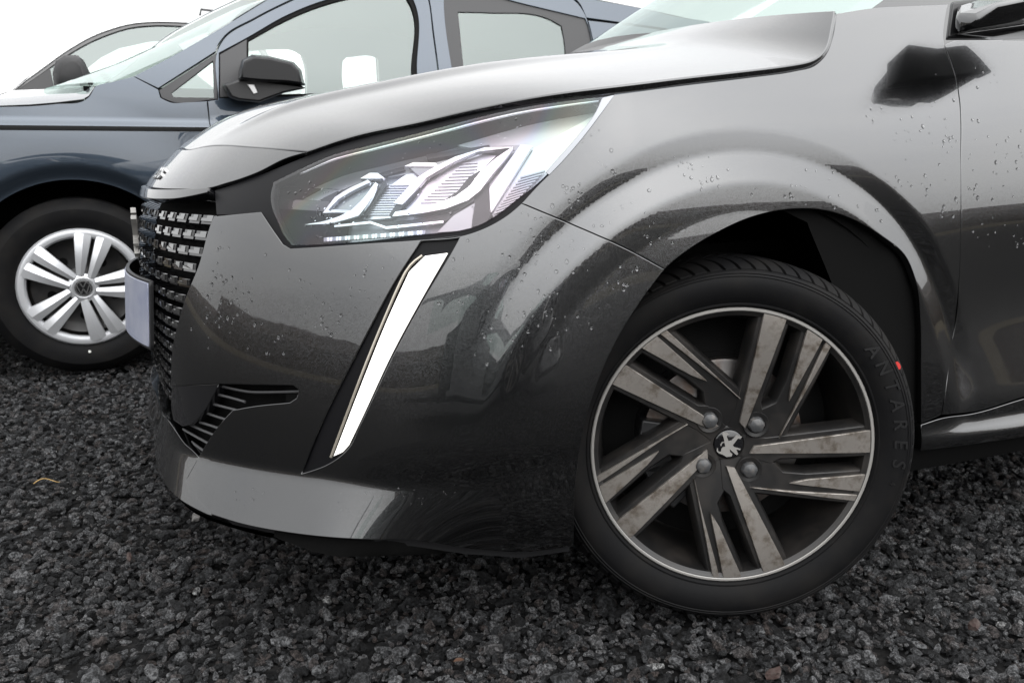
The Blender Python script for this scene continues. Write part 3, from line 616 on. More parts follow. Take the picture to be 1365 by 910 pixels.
# ------------------------------------------------------------------ front wheel, turned to full lock
HUB = Vector((0, .0107, .305)); STEER, CAMBER = R_(23.2), R_(-2.54)
wa = Vector((math.cos(STEER), -math.sin(STEER), 0)); wn0 = Vector((-math.sin(STEER), -math.cos(STEER), 0)); wb = (math.cos(CAMBER)*Vector((0, 0, 1))+math.sin(CAMBER)*wn0).normalized(); wn = wa.cross(wb).normalized()
WMX = Matrix(((wa.x, wb.x, wn.x, HUB.x), (wa.y, wb.y, wn.y, HUB.y), (wa.z, wb.z, wn.z, HUB.z), (0, 0, 0, 1)))
def cw(r, deg): return (r*math.sin(R_(deg)), r*math.cos(R_(deg)))       # clockwise from the top
REC = .022
def dish(r): return -REC*max(0, 1-r/.215)**1.3
def plate_mesh(poly, top, depth, sub=.012, edge=.0012):
    """polygon in the wheel plane -> slab whose top follows dish()+top"""
    P = resample(np.array(poly)*1000, 6, 9)/1000; n = len(P); lo = P.min(0); hi = P.max(0)
    gx, gy = np.meshgrid(np.arange(lo[0], hi[0], sub), np.arange(lo[1], hi[1], sub)); gx = gx.ravel(); gy = gy.ravel(); m = inside(gx, gy, P); gx, gy = gx[m], gy[m]
    if len(gx):
        k = np.array([((P-[x, y])**2).sum(1).min() > (.4*sub)**2 for x, y in zip(gx, gy)]); gx, gy = gx[k], gy[k]
    pts = [Vector(p) for p in P]+[Vector((x, y)) for x, y in zip(gx, gy)]
    r = delaunay_2d_cdt(pts, [(i, (i+1) % n) for i in range(n)], [], 1, 1e-7); ab = np.array([tuple(v) for v in r[0]])
    zz = np.array([dish(math.hypot(*p))+top for p in ab]); V = [(x, y, z) for (x, y), z in zip(ab, zz)]; F = []
    for f in r[2]:
        a_, b_, c_ = ab[f[0]], ab[f[1]], ab[f[2]]; F.append(tuple(f) if np.cross(b_-a_, c_-a_) > 0 else tuple(f)[::-1])
    area = .5*np.sum(P[:, 0]*np.roll(P[:, 1], -1)-np.roll(P[:, 0], -1)*P[:, 1]); sg = 1 if area > 0 else -1
    t = np.roll(P, -1, 0)-np.roll(P, 1, 0); t /= np.linalg.norm(t, axis=1)[:, None]+1e-12; o = np.c_[t[:, 1], -t[:, 0]]*sg
    b = len(V); zp = np.array([dish(math.hypot(*p))+top for p in P])
    for e, dz in ((0, 0), (edge, -edge), (edge*1.3+depth*.10, -depth)): V += [(x, y, z) for (x, y), z in zip(P+o*e, zp+dz)]
    for j in range(2):
        for i in range(n):
            f = (b+j*n+i, b+(j+1)*n+i, b+(j+1)*n+(i+1) % n, b+j*n+(i+1) % n); F.append(f if sg > 0 else f[::-1])
    return V, F
rot5 = lambda poly, k: [(x*math.cos(R_(-72*k))-y*math.sin(R_(-72*k)), x*math.sin(R_(-72*k))+y*math.cos(R_(-72*k))) for x, y in poly]
A_ = [cw(.037, 41), cw(.041, 22), cw(.2225, 10.8), cw(.2225, 20.2)]
C_ = [cw(.117, 50.3), cw(.138, 42.0), cw(.2225, 29.9), cw(.2225, 37.4)]
B_ = [cw(.079, 81.5), cw(.083, 77.5), cw(.2225, 39.3), cw(.2225, 41.9)]
A_body = [cw(.030, 60), cw(.030, -5), cw(.060, 8), cw(.2235, 9.2), cw(.2235, 21.6), cw(.085, 33), cw(.075, 42)]
BC_body = [cw(.030, 30), cw(.075, 40), cw(.100, 46), cw(.134, 39.5), cw(.2235, 28.4), cw(.2235, 43.2), cw(.086, 85), cw(.040, 95)]
rim = MB()
rim.lathe([(.219, -.002), (.2215, .0), (.2275, .0005), (.2290, -.002), (.2285, -.012), (.222, -.016), (.213, -.012), (.2150, -.004), (.219, -.002)], 128)
rim.lathe([(.2135, -.010), (.209, -.030), (.204, -.060), (.198, -.110), (.200, -.170), (.214, -.185)], 96)
for k in range(5):
    for body, tp, dp in ((A_body, -.0045, .032), (BC_body, -.0055, .030)):
        V, F = plate_mesh(rot5(body, k), tp, dp, .018, .003); rim.add(V, F)
# hub disc
rim.lathe([(.0, dish(0)-.010), (.024, dish(0)-.010), (.0255, dish(0)-.001), (.030, dish(0)-.001), (.036, dish(0)-.004), (.060, dish(.06)-.0055), (.074, dish(.07)-.010), (.078, dish(.07)-.04)], 64)
wheel = rim.build('front_wheel', M['wheeldark'], car, auto=40)
wheel.matrix_world = WMX; wheel.matrix_parent_inverse = WM(car).inverted(); wheel.matrix_basis = WMX
def WMf(v): return v
def wpart(name, mb, m, auto=35, bevel=0): return mb.build(name, m, wheel, world=False, auto=auto, bevel=bevel)
r_ = MB().lathe([(.2225, .0005), (.2235, .0014), (.2265, .0014), (.2280, .0)], 128); wpart('rim_lip', r_, M['emblem'])
for k in range(5):
    for nm, q in (('spoke_face', A_), ('spoke_face', B_), ('spoke_face', C_)):
        V, F = plate_mesh(rot5(q, k), 0.0, .004, .016, .0005); wpart('spoke_face', MB().add(V, F), M['machined'])
# bolts with recesses
for k in range(4):
    x, y = cw(.054, 51+90*k); z = dish(.054)-.006
    b = MB(); n = 6; rings = [(.0135, -.004), (.0135, .006), (.0115, .010), (.006, .0125), (.0, .013)]
    V = []; F = []
    for r, zz in rings: V += [(x+r*math.cos(2*math.pi*i/18+.3)*(1 - .07*(i % 3 == 1)), y+r*math.sin(2*math.pi*i/18+.3)*(1-.07*(i % 3 == 1)), z+zz) for i in range(18)]
    for j in range(len(rings)-1):
        for i in range(18): F.append((j*18+i, j*18+(i+1) % 18, (j+1)*18+(i+1) % 18, (j+1)*18+i))
    b.add(V, F); wpart('wheel_bolt', b, M['bolt'], 25)
    c = MB().lathe([(.0138, -.004), (.0150, .0005), (.0205, .0015), (.022, -.001)], 32); c.V = [(a_[0]+x, a_[1]+y, a_[2]+z+.0025) for a_ in c.V]; wpart('bolt_recess', c, M['wheeldark'])
cap_ = MB().lathe([(0, .0), (.021, -.0003), (.0235, -.0015), (.0245, -.005)], 48); cap_.V = [(a, b, c+dish(0)+.0015) for a, b, c in cap_.V]; wpart('hub_cap', cap_, M['gloss'])
flat_poly([(x*.041+.0005, y*.041+.0005) for x, y in lion2], .0012, 'hub_emblem', M['emblem'], wheel, Matrix.Translation((0, 0, dish(0)+.0014)))
# tyre
TY = [(.2235, -.012), (.2275, -.004), (.2315, .0035), (.2325, .0045), (.2345, .0045), (.2355, .0035), (.243, .0080), (.254, .0115), (.266, .0125), (.2735, .0110), (.2765, .0098), (.2778, .0106), (.2792, .0098), (.2808, .0082), (.2822, .0088), (.2836, .0078), (.2862, .0046), (.2868, .0010), (.2885, -.0050), (.2915, -.0130), (.2955, -.022)]
TYF = TY + [(.2975, -.040), (.2950, -.0405), (.2950, -.0470), (.3025, -.0475), (.3030, -.078), (.2950, -.0785), (.2950, -.086), (.3032, -.0865), (.3032, -.104), (.2950, -.1045), (.2950, -.112), (.3028, -.1125), (.302, -.143), (.2950, -.1435), (.2950, -.150), (.2995, -.1505), (.2985, -.168), (.293, -.186), (.283, -.196), (.262, -.203), (.240, -.198), (.2235, -.18)]
tyre = MB().lathe(TYF, 200)
NV = len(TYF)   # squash against the ground
tyre_o = wpart('tyre', tyre, M['rubber'], 32)
for v in tyre_o.data.vertices:
    w = WMX @ v.co
    if w.z < .004: w.z = .004 + (w.z-.004)*.15; v.co = WMX.inverted() @ w
# shoulder and centre blocks of the tread: slanted sipes
tb = MB(); nb_ = 76
for i in range(nb_):
    t0 = 2*math.pi*i/nb_; dt = 2*math.pi/nb_
    for (z0_, z1_, r0_, r1_, sl_, w_) in ((.0015, -.040, .2890, .3045, .42, .76), (-.049, -.077, .3035, .3055, -.30, .80), (-.088, -.103, .3045, .3055, 0, .86), (-.114, -.142, .3045, .3045, .30, .80), (-.152, -.182, .3025, .2955, -.34, .74)):
        n_ = 7 if z0_ > 0 else 4; V = []; F = []
        for j in range(n_):
            u = j/(n_-1); z = z0_+(z1_-z0_)*u; r = r0_+(r1_-r0_)*(math.sin(u*math.pi/2)**.85 if z0_ > 0 else u); cc = t0+sl_*dt*2.2*(u-.5)*(1+.5*u)
            for a_ in (cc-dt*w_/2, cc+dt*w_/2):
                V += [(r*math.cos(a_), r*math.sin(a_), z), ((r-.008)*math.cos(a_), (r-.008)*math.sin(a_), z)]
        for j in range(n_-1):
            b = j*4; F += [(b, b+4, b+6, b+2), (b, b+1, b+5, b+4), (b+2, b+6, b+7, b+3)]
        F += [(0, 2, 3, 1), ((n_-1)*4, (n_-1)*4+1, (n_-1)*4+3, (n_-1)*4+2)]; tb.add(V, F)
tr = wpart('tread', tb, M['rubber'], 30); tr['kind'] = 'stuff'
for v in tr.data.vertices:
    w = WMX @ v.co
    if w.z < .002: w.z = .002; v.co = WMX.inverted() @ w
# raised name on the sidewall, red chalk mark
for i, ch in enumerate('ANTARES'):
    a_ = 52.5+i*7.1; x, y = cw(.2635, a_); th = R_(-a_)
    Mg = Matrix(((math.cos(th), -math.sin(th), 0, x), (math.sin(th), math.cos(th), 0, y), (0, 0, 1, .0122), (0, 0, 0, 1)))
    glyph(ch, .0300, M['letters'], 'raised_letter', wheel, Mg, .0011, bold=.0004, shear=.15)
for rr, aa, txt in ((.262, 102.5, '4'),):
    x, y = cw(rr, aa); th = R_(-aa); glyph(txt, .014, M['letters'], 'raised_letter', wheel, Matrix(((math.cos(th), -math.sin(th), 0, x), (math.sin(th), math.cos(th), 0, y), (0, 0, 1, .0120), (0, 0, 0, 1))), .001)
mk = [cw(.2885+.0058*math.cos(t)*(1 if math.cos(t) < 0 else .5), 62.2+1.35*math.sin(t)) for t in np.linspace(0, 2*math.pi, 14, endpoint=False)]
flat_poly(mk, .0008, 'chalk_mark', M['red'], wheel, Matrix.Translation((0, 0, .0030)) )
# brake disc and caliper, hub carrier
bd = MB().lathe([(.055, -.058), (.060, -.060), (.066, -.064), (.128, -.064), (.133, -.065), (.133, -.085), (.06, -.085)], 80); wpart('brake_disc', bd, M['disc'])
cl = MB(); 
for t in np.linspace(-28, 28, 9): x, y = cw(.118, 250+t); cl.box((x, y, -.070), (.034, .050, .060), [[math.cos(R_(-(250+t))), -math.sin(R_(-(250+t))), 0], [math.sin(R_(-(250+t))), math.cos(R_(-(250+t))), 0], [0, 0, 1]])
wpart('brake_caliper', cl, M['satin'], bevel=.003)
bk = MB().lathe([(.0, -.10), (.14, -.10), (.14, -.104), (.197, -.13)], 48); wpart('dust_shield', bk, M['matte'])
# wheel-arch liner and the dark underside
ln = MB(); V = []; F = []; NL = 40
for i in range(NL+1):
    t = math.pi*(1.10-1.28*i/NL); x = .012+.400*math.cos(t); z = .305+.395*math.sin(t); yy = bodyf(np.array([1.24]), np.array([.5]))[0][1]
    V += [(x, .016 if x > -.1 else .016+.55*(-.1-x), max(z, .16)), (x, .20, max(z-.0, .16)), (x, .48, max(z, .16)), (.012+.18*math.cos(t), .485, .305+.18*math.sin(t))]
for i in range(NL):
    for j in range(3): F.append((i*4+j, i*4+j+1, i*4+4+j+1, i*4+4+j))
ln.add(V, F); ln.build('wheel_arch_liner', M['cavity'], car)
ub = MB(); ub.prism([(-.80, .62, .17), (-.76, .45, .17), (-.66, .32, .16), (-.44, .15, .15), (-.44, 1.59, .15), (-.66, 1.42, .16), (-.76, 1.29, .17), (-.80, 1.12, .17)], (0, 0, .04))
ub.box((1.75, .87, .25), (2.6, 1.40, .06)); ub.box((-.02, .87, .30), (.9, .78, .28))
ub.build('underbody', M['cavity'], car)
vl = MB(); 
lowpx = [(250, 668), (300, 700), (380, 716), (460, 730), (540, 741), (620, 745), (700, 744), (764, 730)]
P0 = np.array([BODY.f(*(np.array([c]) for c in cs(p)))[0] for p in [(250, 655), (300, 690), (391, 709), (496, 718), (546, 719), (620, 730), (700, 735), (764, 726)]])
N0 = np.array([[-.9, -.43, 0], [-.75, -.65, 0], [-.6, -.8, 0], [-.5, -.86, 0], [-.45, -.9, 0], [-.35, -.93, 0], [-.2, -.98, 0], [-.1, -1, 0]])
rows = [P0-N0*.012+[0, 0, .01], P0-N0*.016-[0, 0, .018], P0-N0*.05-[0, 0, .024], P0-N0*.35-[0, 0, .01]]
V = [p for r in rows for p in r]; n = len(P0); F = [(j*n+i, (j+1)*n+i, (j+1)*n+i+1, j*n+i+1) for j in range(3) for i in range(n-1)]
vl.add(V, F).build('lower_valance', M['satin'], car)
# engine bay floor under the bonnet so gaps stay dark
eb = MB().box((-.02, .87, .60), (.6, 1.30, .02)); eb.box((.35, .87, .72), (.06, 1.4, .26)); eb.build('bulkhead', M['cavity'], car)
# ---- windscreen, pillar, cowl, mirror
def wsf(a, b):   # a across (0 near pillar .. 2 far), b up the slope
    a = np.asarray(a, float); b = np.asarray(b, float); c = 1-np.abs(1-a); cr = 1-(1-c)**2
    x0 = .62-.40*cr; y0 = .17+(.70)*a+.03*(1-cr); z0 = .955+.085*cr; L_ = b
    return np.stack([x0+.86*L_, y0+.10*L_*(1-a), z0+.50*L_-.05*L_*L_+.03*cr*L_], -1)
WS = Shell(wsf, (0, 2), (0, 1.1), 60, 30, 1)
if WS.normal(np.array([1.0]), np.array([.5]))[0][2] < 0: WS.outward = -1
gridpanel('windscreen', WS, (.02, 1.98), (0.0, 1.05), 50, 24, M['glass'], car, .005)
WSO = Shell(lambda a, b: wsf(a, b)+np.array([-.002, 0, .004]), (0, 2), (0, 1.1), 60, 30, WS.outward)
gridpanel('windscreen_frit', WSO, (.0, .22), (0.0, 1.05), 10, 24, M['gloss'], car, .004)
cw_ = MB(); q = []
for a_ in np.linspace(0, 2, 21):
    p = wsf(a_, 0.0); q.append((p+[-.07, 0, -.035], p+[.0, 0, .004], p+[.02, 0, -.03]))
V = [v for r in q for v in r]; F = [(i*3+j, i*3+3+j, i*3+4+j, i*3+1+j) for i in range(20) for j in range(2)]
cw_.add(V, F).build('cowl', M['satin'], car)
ap = MB(); pts = []
V = []; F = []
for b_ in np.linspace(-.02, 1.06, 14):
    p = wsf(0.0, b_); V += [p+[-.02, .01, .0], p+[-.005, -.03, .012], p+[.03, -.06, -.005], p+[.06, -.065, -.04], p+[.06, -.02, -.05]]
for i in range(13):
    for j in range(4): F.append((i*5+j, i*5+5+j, i*5+6+j, i*5+1+j))
ap.add(V, F).build('a_pillar', M['paint'], car)
rf = MB(); V = []; F = []
for i, a_ in enumerate(np.linspace(0, 2, 17)):
    p = wsf(a_, 1.05); V += [p+[-.01, 0, .004], p+[.3, 0, .035], p+[1.1, 0, .02], p+[1.5, 0, -.10]]
for i in range(16):
    for j in range(3): F.append((i*4+j, i*4+4+j, i*4+5+j, i*4+1+j))
rf.add(V, F).build('roof', M['paint'], car)
# door glass above the belt
dg = MB(); dg.add([(.72, .13, .95), (2.3, .11, .98), (2.3, .24, 1.38), (1.42, .25, 1.38)], [(0, 1, 2, 3)]); dg.build('door_glass', M['glass'], car)
MB().add([(.72, 1.61, .95), (2.3, 1.63, .98), (2.3, 1.50, 1.38), (1.42, 1.49, 1.38)], [(0, 1, 2, 3)]).build('door_glass', M['glass'], car)
# mirror: foot on the door corner and the shell that leaves the frame
def solid(name, rings, m, parent, bevel=.004, auto=50):
    n = len(rings[0]); V = [v for r in rings for v in r]; F = [(j*n+i, j*n+(i+1) % n, (j+1)*n+(i+1) % n, (j+1)*n+i) for j in range(len(rings)-1) for i in range(n)]
    F += [tuple(range(n))[::-1], tuple(range((len(rings)-1)*n, len(rings)*n))]; return MB().add(V, F).build(name, m, parent, bevel=bevel, auto=auto)
def q3(*pts): return [onY(x, y, Y) for x, y, Y in pts]
foot = solid('mirror_foot', [q3((1267, 3, .09), (1330, -6, .07), (1372, -12, .07), (1390, 52, .045), (1320, 55, .045), (1259, 55, .045)), q3((1269, 4, .055), (1330, -4, .045), (1372, -10, .045), (1388, 48, .03), (1320, 50, .03), (1264, 50, .03))], M['satin'], car)
ms = solid('door_mirror', [q3((1276, 6, .05), (1320, -6, .05), (1368, -8, .05), (1372, 28, .05), (1330, 36, .05), (1273, 45, .05)),
     q3((1274, 20, .02), (1320, 1, .015), (1375, -8, .01), (1380, 24, .01), (1330, 34, .015), (1273, 44, .02)),
     q3((1300, 26, -.01), (1330, 4, -.03), (1390, -10, -.05), (1400, 14, -.05), (1350, 30, -.03), (1300, 38, -.01))], M['paint'], car, .012, 180)
solid('mirror_underside', [q3((1273, 46, .045), (1370, 29, .045), (1380, 52, .045), (1320, 54, .045)), q3((1276, 46, .01), (1370, 31, -.02), (1380, 40, -.02), (1320, 50, .01))], M['gloss'], car, .003)

# ------------------------------------------------------------------ water beads on the grey car
dv = MB(); 
def bead(sh, s, z, r, el_=1.0):
    p = sh.f(np.array([s]), np.array([z]))[0]; n = sh.normal(np.array([s]), np.array([z]))[0]; u_ = np.cross(n, [0, 0, 1.0]); u_ /= np.linalg.norm(u_); v_ = np.cross(n, u_)
    V = [p+n*(r*.55+.0003)]; F = []
    for q, h in ((.45, .48), (.8, .30), (1.0, 0.0)):
        V += [p+n*(h*r+.0003)+(u_*math.cos(t)+v_*math.sin(t)*el_)*q*r for t in np.linspace(0, 2*math.pi, 8, endpoint=False)]
    F += [(0, 1+i, 1+(i+1) % 8) for i in range(8)]
    for j in range(2): F += [(1+j*8+i, 9+j*8+i, 9+j*8+(i+1) % 8, 1+j*8+(i+1) % 8) for i in range(8)]
    dv.add(V, F)
def beads(region, n, r0=.0010, r1=.0030, clus=6):
    lo = np.min(region, 0); hi = np.max(region, 0); reg = np.array(region, float); k = 0; c = []
    while k < n:
        if not c or rng.random() < 1/clus: c = [rng.uniform(lo, hi), rng.uniform(8, 30)]
        p = c[0]+rng.normal(0, c[1], 2)
        if not inside(np.array([p[0]]), np.array([p[1]]), reg)[0]: k += .02; continue
        ab = BODY.cast(*p); bead(BODY, ab[0], ab[1], r0+(r1-r0)*rng.random()**2.2, rng.uniform(.9, 1.5)); k += 1
beads([(700, 240), (800, 160), (870, 250), (900, 330), (840, 325), (720, 270)], 45)
beads([(620, 320), (700, 280), (860, 360), (800, 450), (640, 500), (560, 420)], 110)
beads([(860, 300), (900, 200), (1050, 180), (1200, 230), (1225, 380), (1150, 290), (1050, 272), (950, 305)], 60)
beads([(1110, 30), (1250, 20), (1275, 130), (1278, 300), (1235, 330), (1180, 200), (1120, 100)], 60)
beads([(1285, 70), (1365, 70), (1365, 330), (1290, 330)], 60)
beads([(390, 340), (545, 330), (500, 420), (400, 470), (260, 480), (250, 400), (290, 300), (350, 300)], 130)
beads([(430, 640), (600, 640), (620, 660), (540, 710), (330, 690), (300, 650)], 40, .0006, .0016)
beads([(200, 240), (245, 206), (340, 203), (300, 235)], 30)
lens_beads = MB(); keep_ = dv; 
dv.build('water_drops', M['water'], car, auto=0)['kind'] = 'stuff'
dv = lens_beads
beads([(375, 245), (560, 186), (800, 132), (740, 215), (660, 282), (560, 308), (400, 322), (370, 290)], 170, .0008, .0021, 8)
dv.build('water_drops', M['water'], lamp, auto=0)['kind'] = 'stuff'

far_w = wheel.copy(); COL.objects.link(far_w)
for ch in list(wheel.children): c = ch.copy(); COL.objects.link(c); c.parent = far_w
c_, s_ = math.cos(-STEER), math.sin(-STEER)
far_w.matrix_basis = Matrix(((-c_, 0, -s_*-1*-1, 0.0), (s_, 0, c_, 1.735), (0, 1, 0, .305), (0, 0, 0, 1)))
# ------------------------------------------------------------------ blue van
VX, VY, VYAW = -1.0709, 2.2667, R_(-2.41)
van = empty('blue_van', 'dark blue compact van behind the grey hatchback, silver spoked cover on its front wheel', 'van', (.0, 3.1, 0))
vd = np.array([math.cos(VYAW), math.sin(-VYAW)*-1, 0]); vd = np.array([math.cos(VYAW), math.sin(VYAW)*-1*-1, 0])
vd = np.array([math.cos(-VYAW), math.sin(-VYAW), 0.0]); vn = np.array([vd[1], -vd[0], 0.0])      # outward
_pz, _po = prof([(.0, 0), (.20, .3), (.30, .05), (.60, -.06), (.84, -.04), (.875, 0), (.885, .9), (.90, .9), (.91, .02), (1.0, .14), (1.10, .25), (1.20, .30), (1.5, .30)])
_pz2 = np.arange(0, 2.1, .002); _po2 = np.interp(_pz2, _pz, _po); _po2[_pz2 > 1.15] = np.interp(1.15, _pz, _po)+(.28*(_pz2[_pz2 > 1.15]-1.15)+.10*np.clip(_pz2[_pz2 > 1.15]-1.5, 0, 1)**1.6); _po2 -= np.interp(.6, _pz2, _po2)
def vanf(a, z):
    a = np.asarray(a, float); z = np.asarray(z, float); o = np.interp(z, _pz2, _po2)
    x = a-VX; nose = np.clip((-x-.28)/.60, 0, 1)**2.2*.55; tail = np.clip((x-3.0)/.5, 0, 1)**2*.15
    r = np.hypot(x, z-.33); D = .018*(1-smooth(.425, .66, r))-.012*smooth(0, .055, .43-r)
    q = o-D+nose+tail
    p = np.array([VX, VY, 0])+x[..., None]*vd-q[..., None]*vn; p[..., 2] = z
    return p
VAN = Shell(vanf, (-2.0, 3.2), (.2, 2.0), 180, 160, 1)
if VAN.normal(np.array([0.]), np.array([.6]))[0][1] > 0: VAN.outward = -1
def vp(name, px, m, off=0, holes=(), thick=.02, gap=.002, step=.03, extra=None, parent=None, sh=None, params=False, rim=True):
    return panel(name, px, sh or VAN, m, parent or van, off=off, holes=holes, thick=thick, gap=gap, step=step, pxstep=9, params=params, rim=rim)
def vc(*px): return [tuple(VAN.cast(*p)) for p in px]
WC = (VX, .33)
def arcp(r, a0, a1, n=12): return [(WC[0]+r*math.cos(R_(a)), WC[1]+r*math.sin(R_(a))) for a in np.linspace(a0, a1, n)]
vtop = vc((0, 142.5), (40, 141.5), (76, 138.5), (112, 134), (118.5, 129), (127, 115.5), (150, 109), (178, 102), (195, 111), (211, 119.5), (214, 130.5), (227, 136.5), (250, 136.5), (276, 135))
dX = vtop[-1][0]
vp('front_wing', [(-1.95, .93)]+vtop+[(dX+.005, .6), (dX-.02, .24)]+arcp(.372, -10, 190, 22)+[(-1.95, .25)], M['blue'], params=True, step=.009)
vp('bonnet_edge', vc((-40, 131), (0, 130), (60, 124), (125, 115), (117.5, 128), (110, 132.5), (76, 137), (40, 140), (0, 141), (-40, 141.5)), M['blue'], params=True, thick=.01) if 0 else None
DOORW = [(292, 71), (330, 50.5), (380, 22), (425, 3.5), (500, -12), (546, -11), (554, 8), (556, 100), (558, 124), (410, 128), (292, 131)]
d1 = vc((277, 135), (290.5, 133), (290.5, 66), (298, 53), (340, 26), (392, 0), (445, -24), (520, -33), (562, -28), (571, 0), (577, 45), (583, 91), (586, 130)); dR = d1[-1][0]
w1 = vc(*DOORW)
vp('front_door', d1+[(dR+.005, .6), (dR, .28), (dX+.0, .24)], M['blue'], holes=[w1], params=True)
vp('pillar', vc((178, 102), (231, 74), (297, 36), (356, 0), (405, -30), (520, -46), (566, -42), (562, -30), (520, -35), (445, -26), (392, -2), (340, 24), (297, 51), (289, 64), (288, 68.5), (211, 118)), M['blue'], params=True)
# quarter light
vp('quarter_frame', vc((212, 120), (289, 70), (290, 132), (276, 134), (228, 135.5), (215, 130)), M['greyplast'], off=-.004, holes=[vc((229, 124), (284, 81), (285.5, 130), (232, 129))], params=True)
vp('quarter_glass', vc((226, 125), (286, 78), (287, 131.5), (230, 131)), M['glass'], off=-.014, gap=0, thick=.004, params=True)
# front door window: seal, glass, mirror corner
glf = [(331, 53.5), (382, 26), (428, 7), (500, -8), (541, -7.5), (549, 8), (550.5, 100), (552, 122), (410, 125), (331, 127)]
vp('window_seal', w1, M['matte'], off=-.005, gap=0, thick=.012, holes=[vc(*glf)], params=True)
vp('window_glass', vc(*[(329, 52), (382, 24), (428, 5), (500, -10), (543, -9.5), (551, 8), (552.5, 100), (554, 123), (410, 126), (329, 128)]), M['glass'], off=-.014, gap=0, thick=.004, params=True)
vp('mirror_corner', vc((293, 73), (329, 52.5), (329, 128), (293, 130)), M['greyplast'], off=.001, params=True, thick=.01)
# rear door
d2 = vc((566, -42), (640, -36), (728, -20), (756, -6), (771, 6), (781, 22), (786, 40), (790, 60), (793, 110)); dR2 = d2[-1][0]
w2 = vc((592, 3), (592, -8), (650, -6), (700, 6), (780, 25), (786, 40), (789, 60), (792, 104), (606, 118))
dl2 = vc((566, -28), (572.5, 0), (578.5, 45), (584.5, 91), (587.5, 130))
vp('rear_door', [(dR+.008, .28), (dR+.012, .6)]+dl2[::-1]+d2[1:]+[(dR2, .6), (dR2-.1, .28)], M['blue'], holes=[w2], params=True)
g2 = vc((611, 15), (650, 16), (737, 26.5), (750, 34), (753, 50), (757, 98), (620, 108))
vp('window_frit', w2, M['greyplast'], off=-.006, gap=0, thick=.004, holes=[g2], params=True)
vp('window_glass', w2, M['glass'], off=-.012, gap=0, thick=.004, params=True)
# rear quarter and cant rail
vp('rear_quarter', [(dR2-.1, .28), (dR2+.006, .6)]+vc((794.5, 110), (791.5, 60), (787.5, 40), (784, 27.5), (818, 31.5), (900, 44), (960, 60))+[(3.1, 1.1), (3.1, .3)], M['blue'], params=True)
vp('cant_rail', vc((772, 4), (782, 24), (818, 29), (900, 41), (960, 56), (1000, 60), (960, 34), (900, 22), (854, 11), (800, 1), (740, -10), (757, -8)), M['blue'], params=True)
strip_z = .882
vp('rub_strip', [(-1.85, .868), (dX-.003, .868), (dX-.003, .880), (-1.85, .880)], M['matte'], params=True, off=.004, thick=.01, gap=0)
vp('rub_strip', [(dX+.003, .868), (dR-.003, .868), (dR-.003, .880), (dX+.003, .880)], M['matte'], params=True, off=.004, thick=.01, gap=0)
vp('sill', [(dX-.05, .18), (3.0, .18), (3.0, .27), (dX-.03, .225)], M['satin'], params=True)
vp('inner_skin', [(-1.9, .25)]+arcp(.40, 190, -10, 16)+[(3.0, .25), (3.0, .93), (-1.9, .86)], M['cavity'], off=-.03, rim=False, gap=0, params=True, step=.08)
# far side of the body, roof, windscreen, bonnet: everything in the van's own frame (x along, y inwards)
VF = lambda x, y, z: np.array([VX, VY, 0])+vd*x-vn*y+np.array([0, 0, z])
def vin(z): return float(np.interp(z, _pz2, _po2))
WID = 1.85
# far side: lined panel with two rounded windows so that daylight shows through
FSY = WID-.06
def farf(a, z):
    a = np.asarray(a, float); z = np.asarray(z, float); y = FSY-np.interp(z, _pz2, _po2)
    p = np.array([VX, VY, 0])+a[..., None]*vd-y[..., None]*vn; p[..., 2] = z; return p
FAR = Shell(farf, (-1.2, 3.6), (.2, 1.95), 120, 60, 1)
fc = lambda *px: [tuple(FAR.cast(*p)) for p in px]
fw1 = fc((255, 95), (300, 74), (330, 69), (360, 67), (392, 69), (403, 76), (408, 92), (409, 128), (300, 130)); fw2 = fc((462, 77), (500, 77.5), (504, 80), (507, 128), (459, 128), (456, 100), (457, 82))
fo = [(-.75, .3), (3.3, .3), (3.25, 1.0), (3.0, 1.72), (1.2, 1.74), (.55, 1.45), (.05, 1.10), (-.75, 1.0)]
panel('far_side', fo, FAR, M['lining'], van, params=True, holes=[fw1, fw2], step=.06, thick=.03)
panel('far_skin', fo, FAR, M['blue'], van, params=True, holes=[fw1, fw2], step=.06, off=-.05, thick=.01)
# roof
rl = np.array([VAN.f(*VAN.cast(x, y).reshape(2, 1))[0] for x, y in [(356, 0), (405, -30), (520, -46), (640, -37), (740, -11), (854, 11), (960, 34)]])
V = []; F = []
for p in rl:
    x = float((p-np.array([VX, VY, 0]))@vd); y = float(-(p-np.array([VX, VY, 0]))@vn)
    for k, yy in enumerate(np.linspace(0, 1, 9)): V.append(VF(x, y+(WID-2*y)*yy, p[2]+.06*math.sin(math.pi*yy)))
for i in range(len(rl)-1):
    for k in range(8): F.append((i*9+k, i*9+9+k, i*9+10+k, i*9+k+1))
MB().add(V, F).build('roof', M['blue'], van)
MB().add([tuple(np.array(v)-[0, 0, .04]) for v in V], [f[::-1] for f in F]).build('headlining', M['lining'], van)
# windscreen
lo_ = np.array([VAN.f(*VAN.cast(x, y).reshape(2, 1))[0] for x, y in [(150, 109), (231, 73), (297, 35), (356, -1)]]); V = []; F = []
for i, p in enumerate(lo_):
    x = float((p-np.array([VX, VY, 0]))@vd); y = float(-(p-np.array([VX, VY, 0]))@vn)
    for k, yy in enumerate(np.linspace(0, 1, 13)): V.append(VF(x-.26*math.sin(math.pi*yy)**.8*(1-i*.2), y+(WID-2*y)*yy, p[2]+.02*math.sin(math.pi*yy)))
for i in range(len(lo_)-1):
    for k in range(12): F.append((i*13+k, i*13+13+k, i*13+14+k, i*13+k+1))
MB().add(V, F).build('windscreen', M['glass'], van)
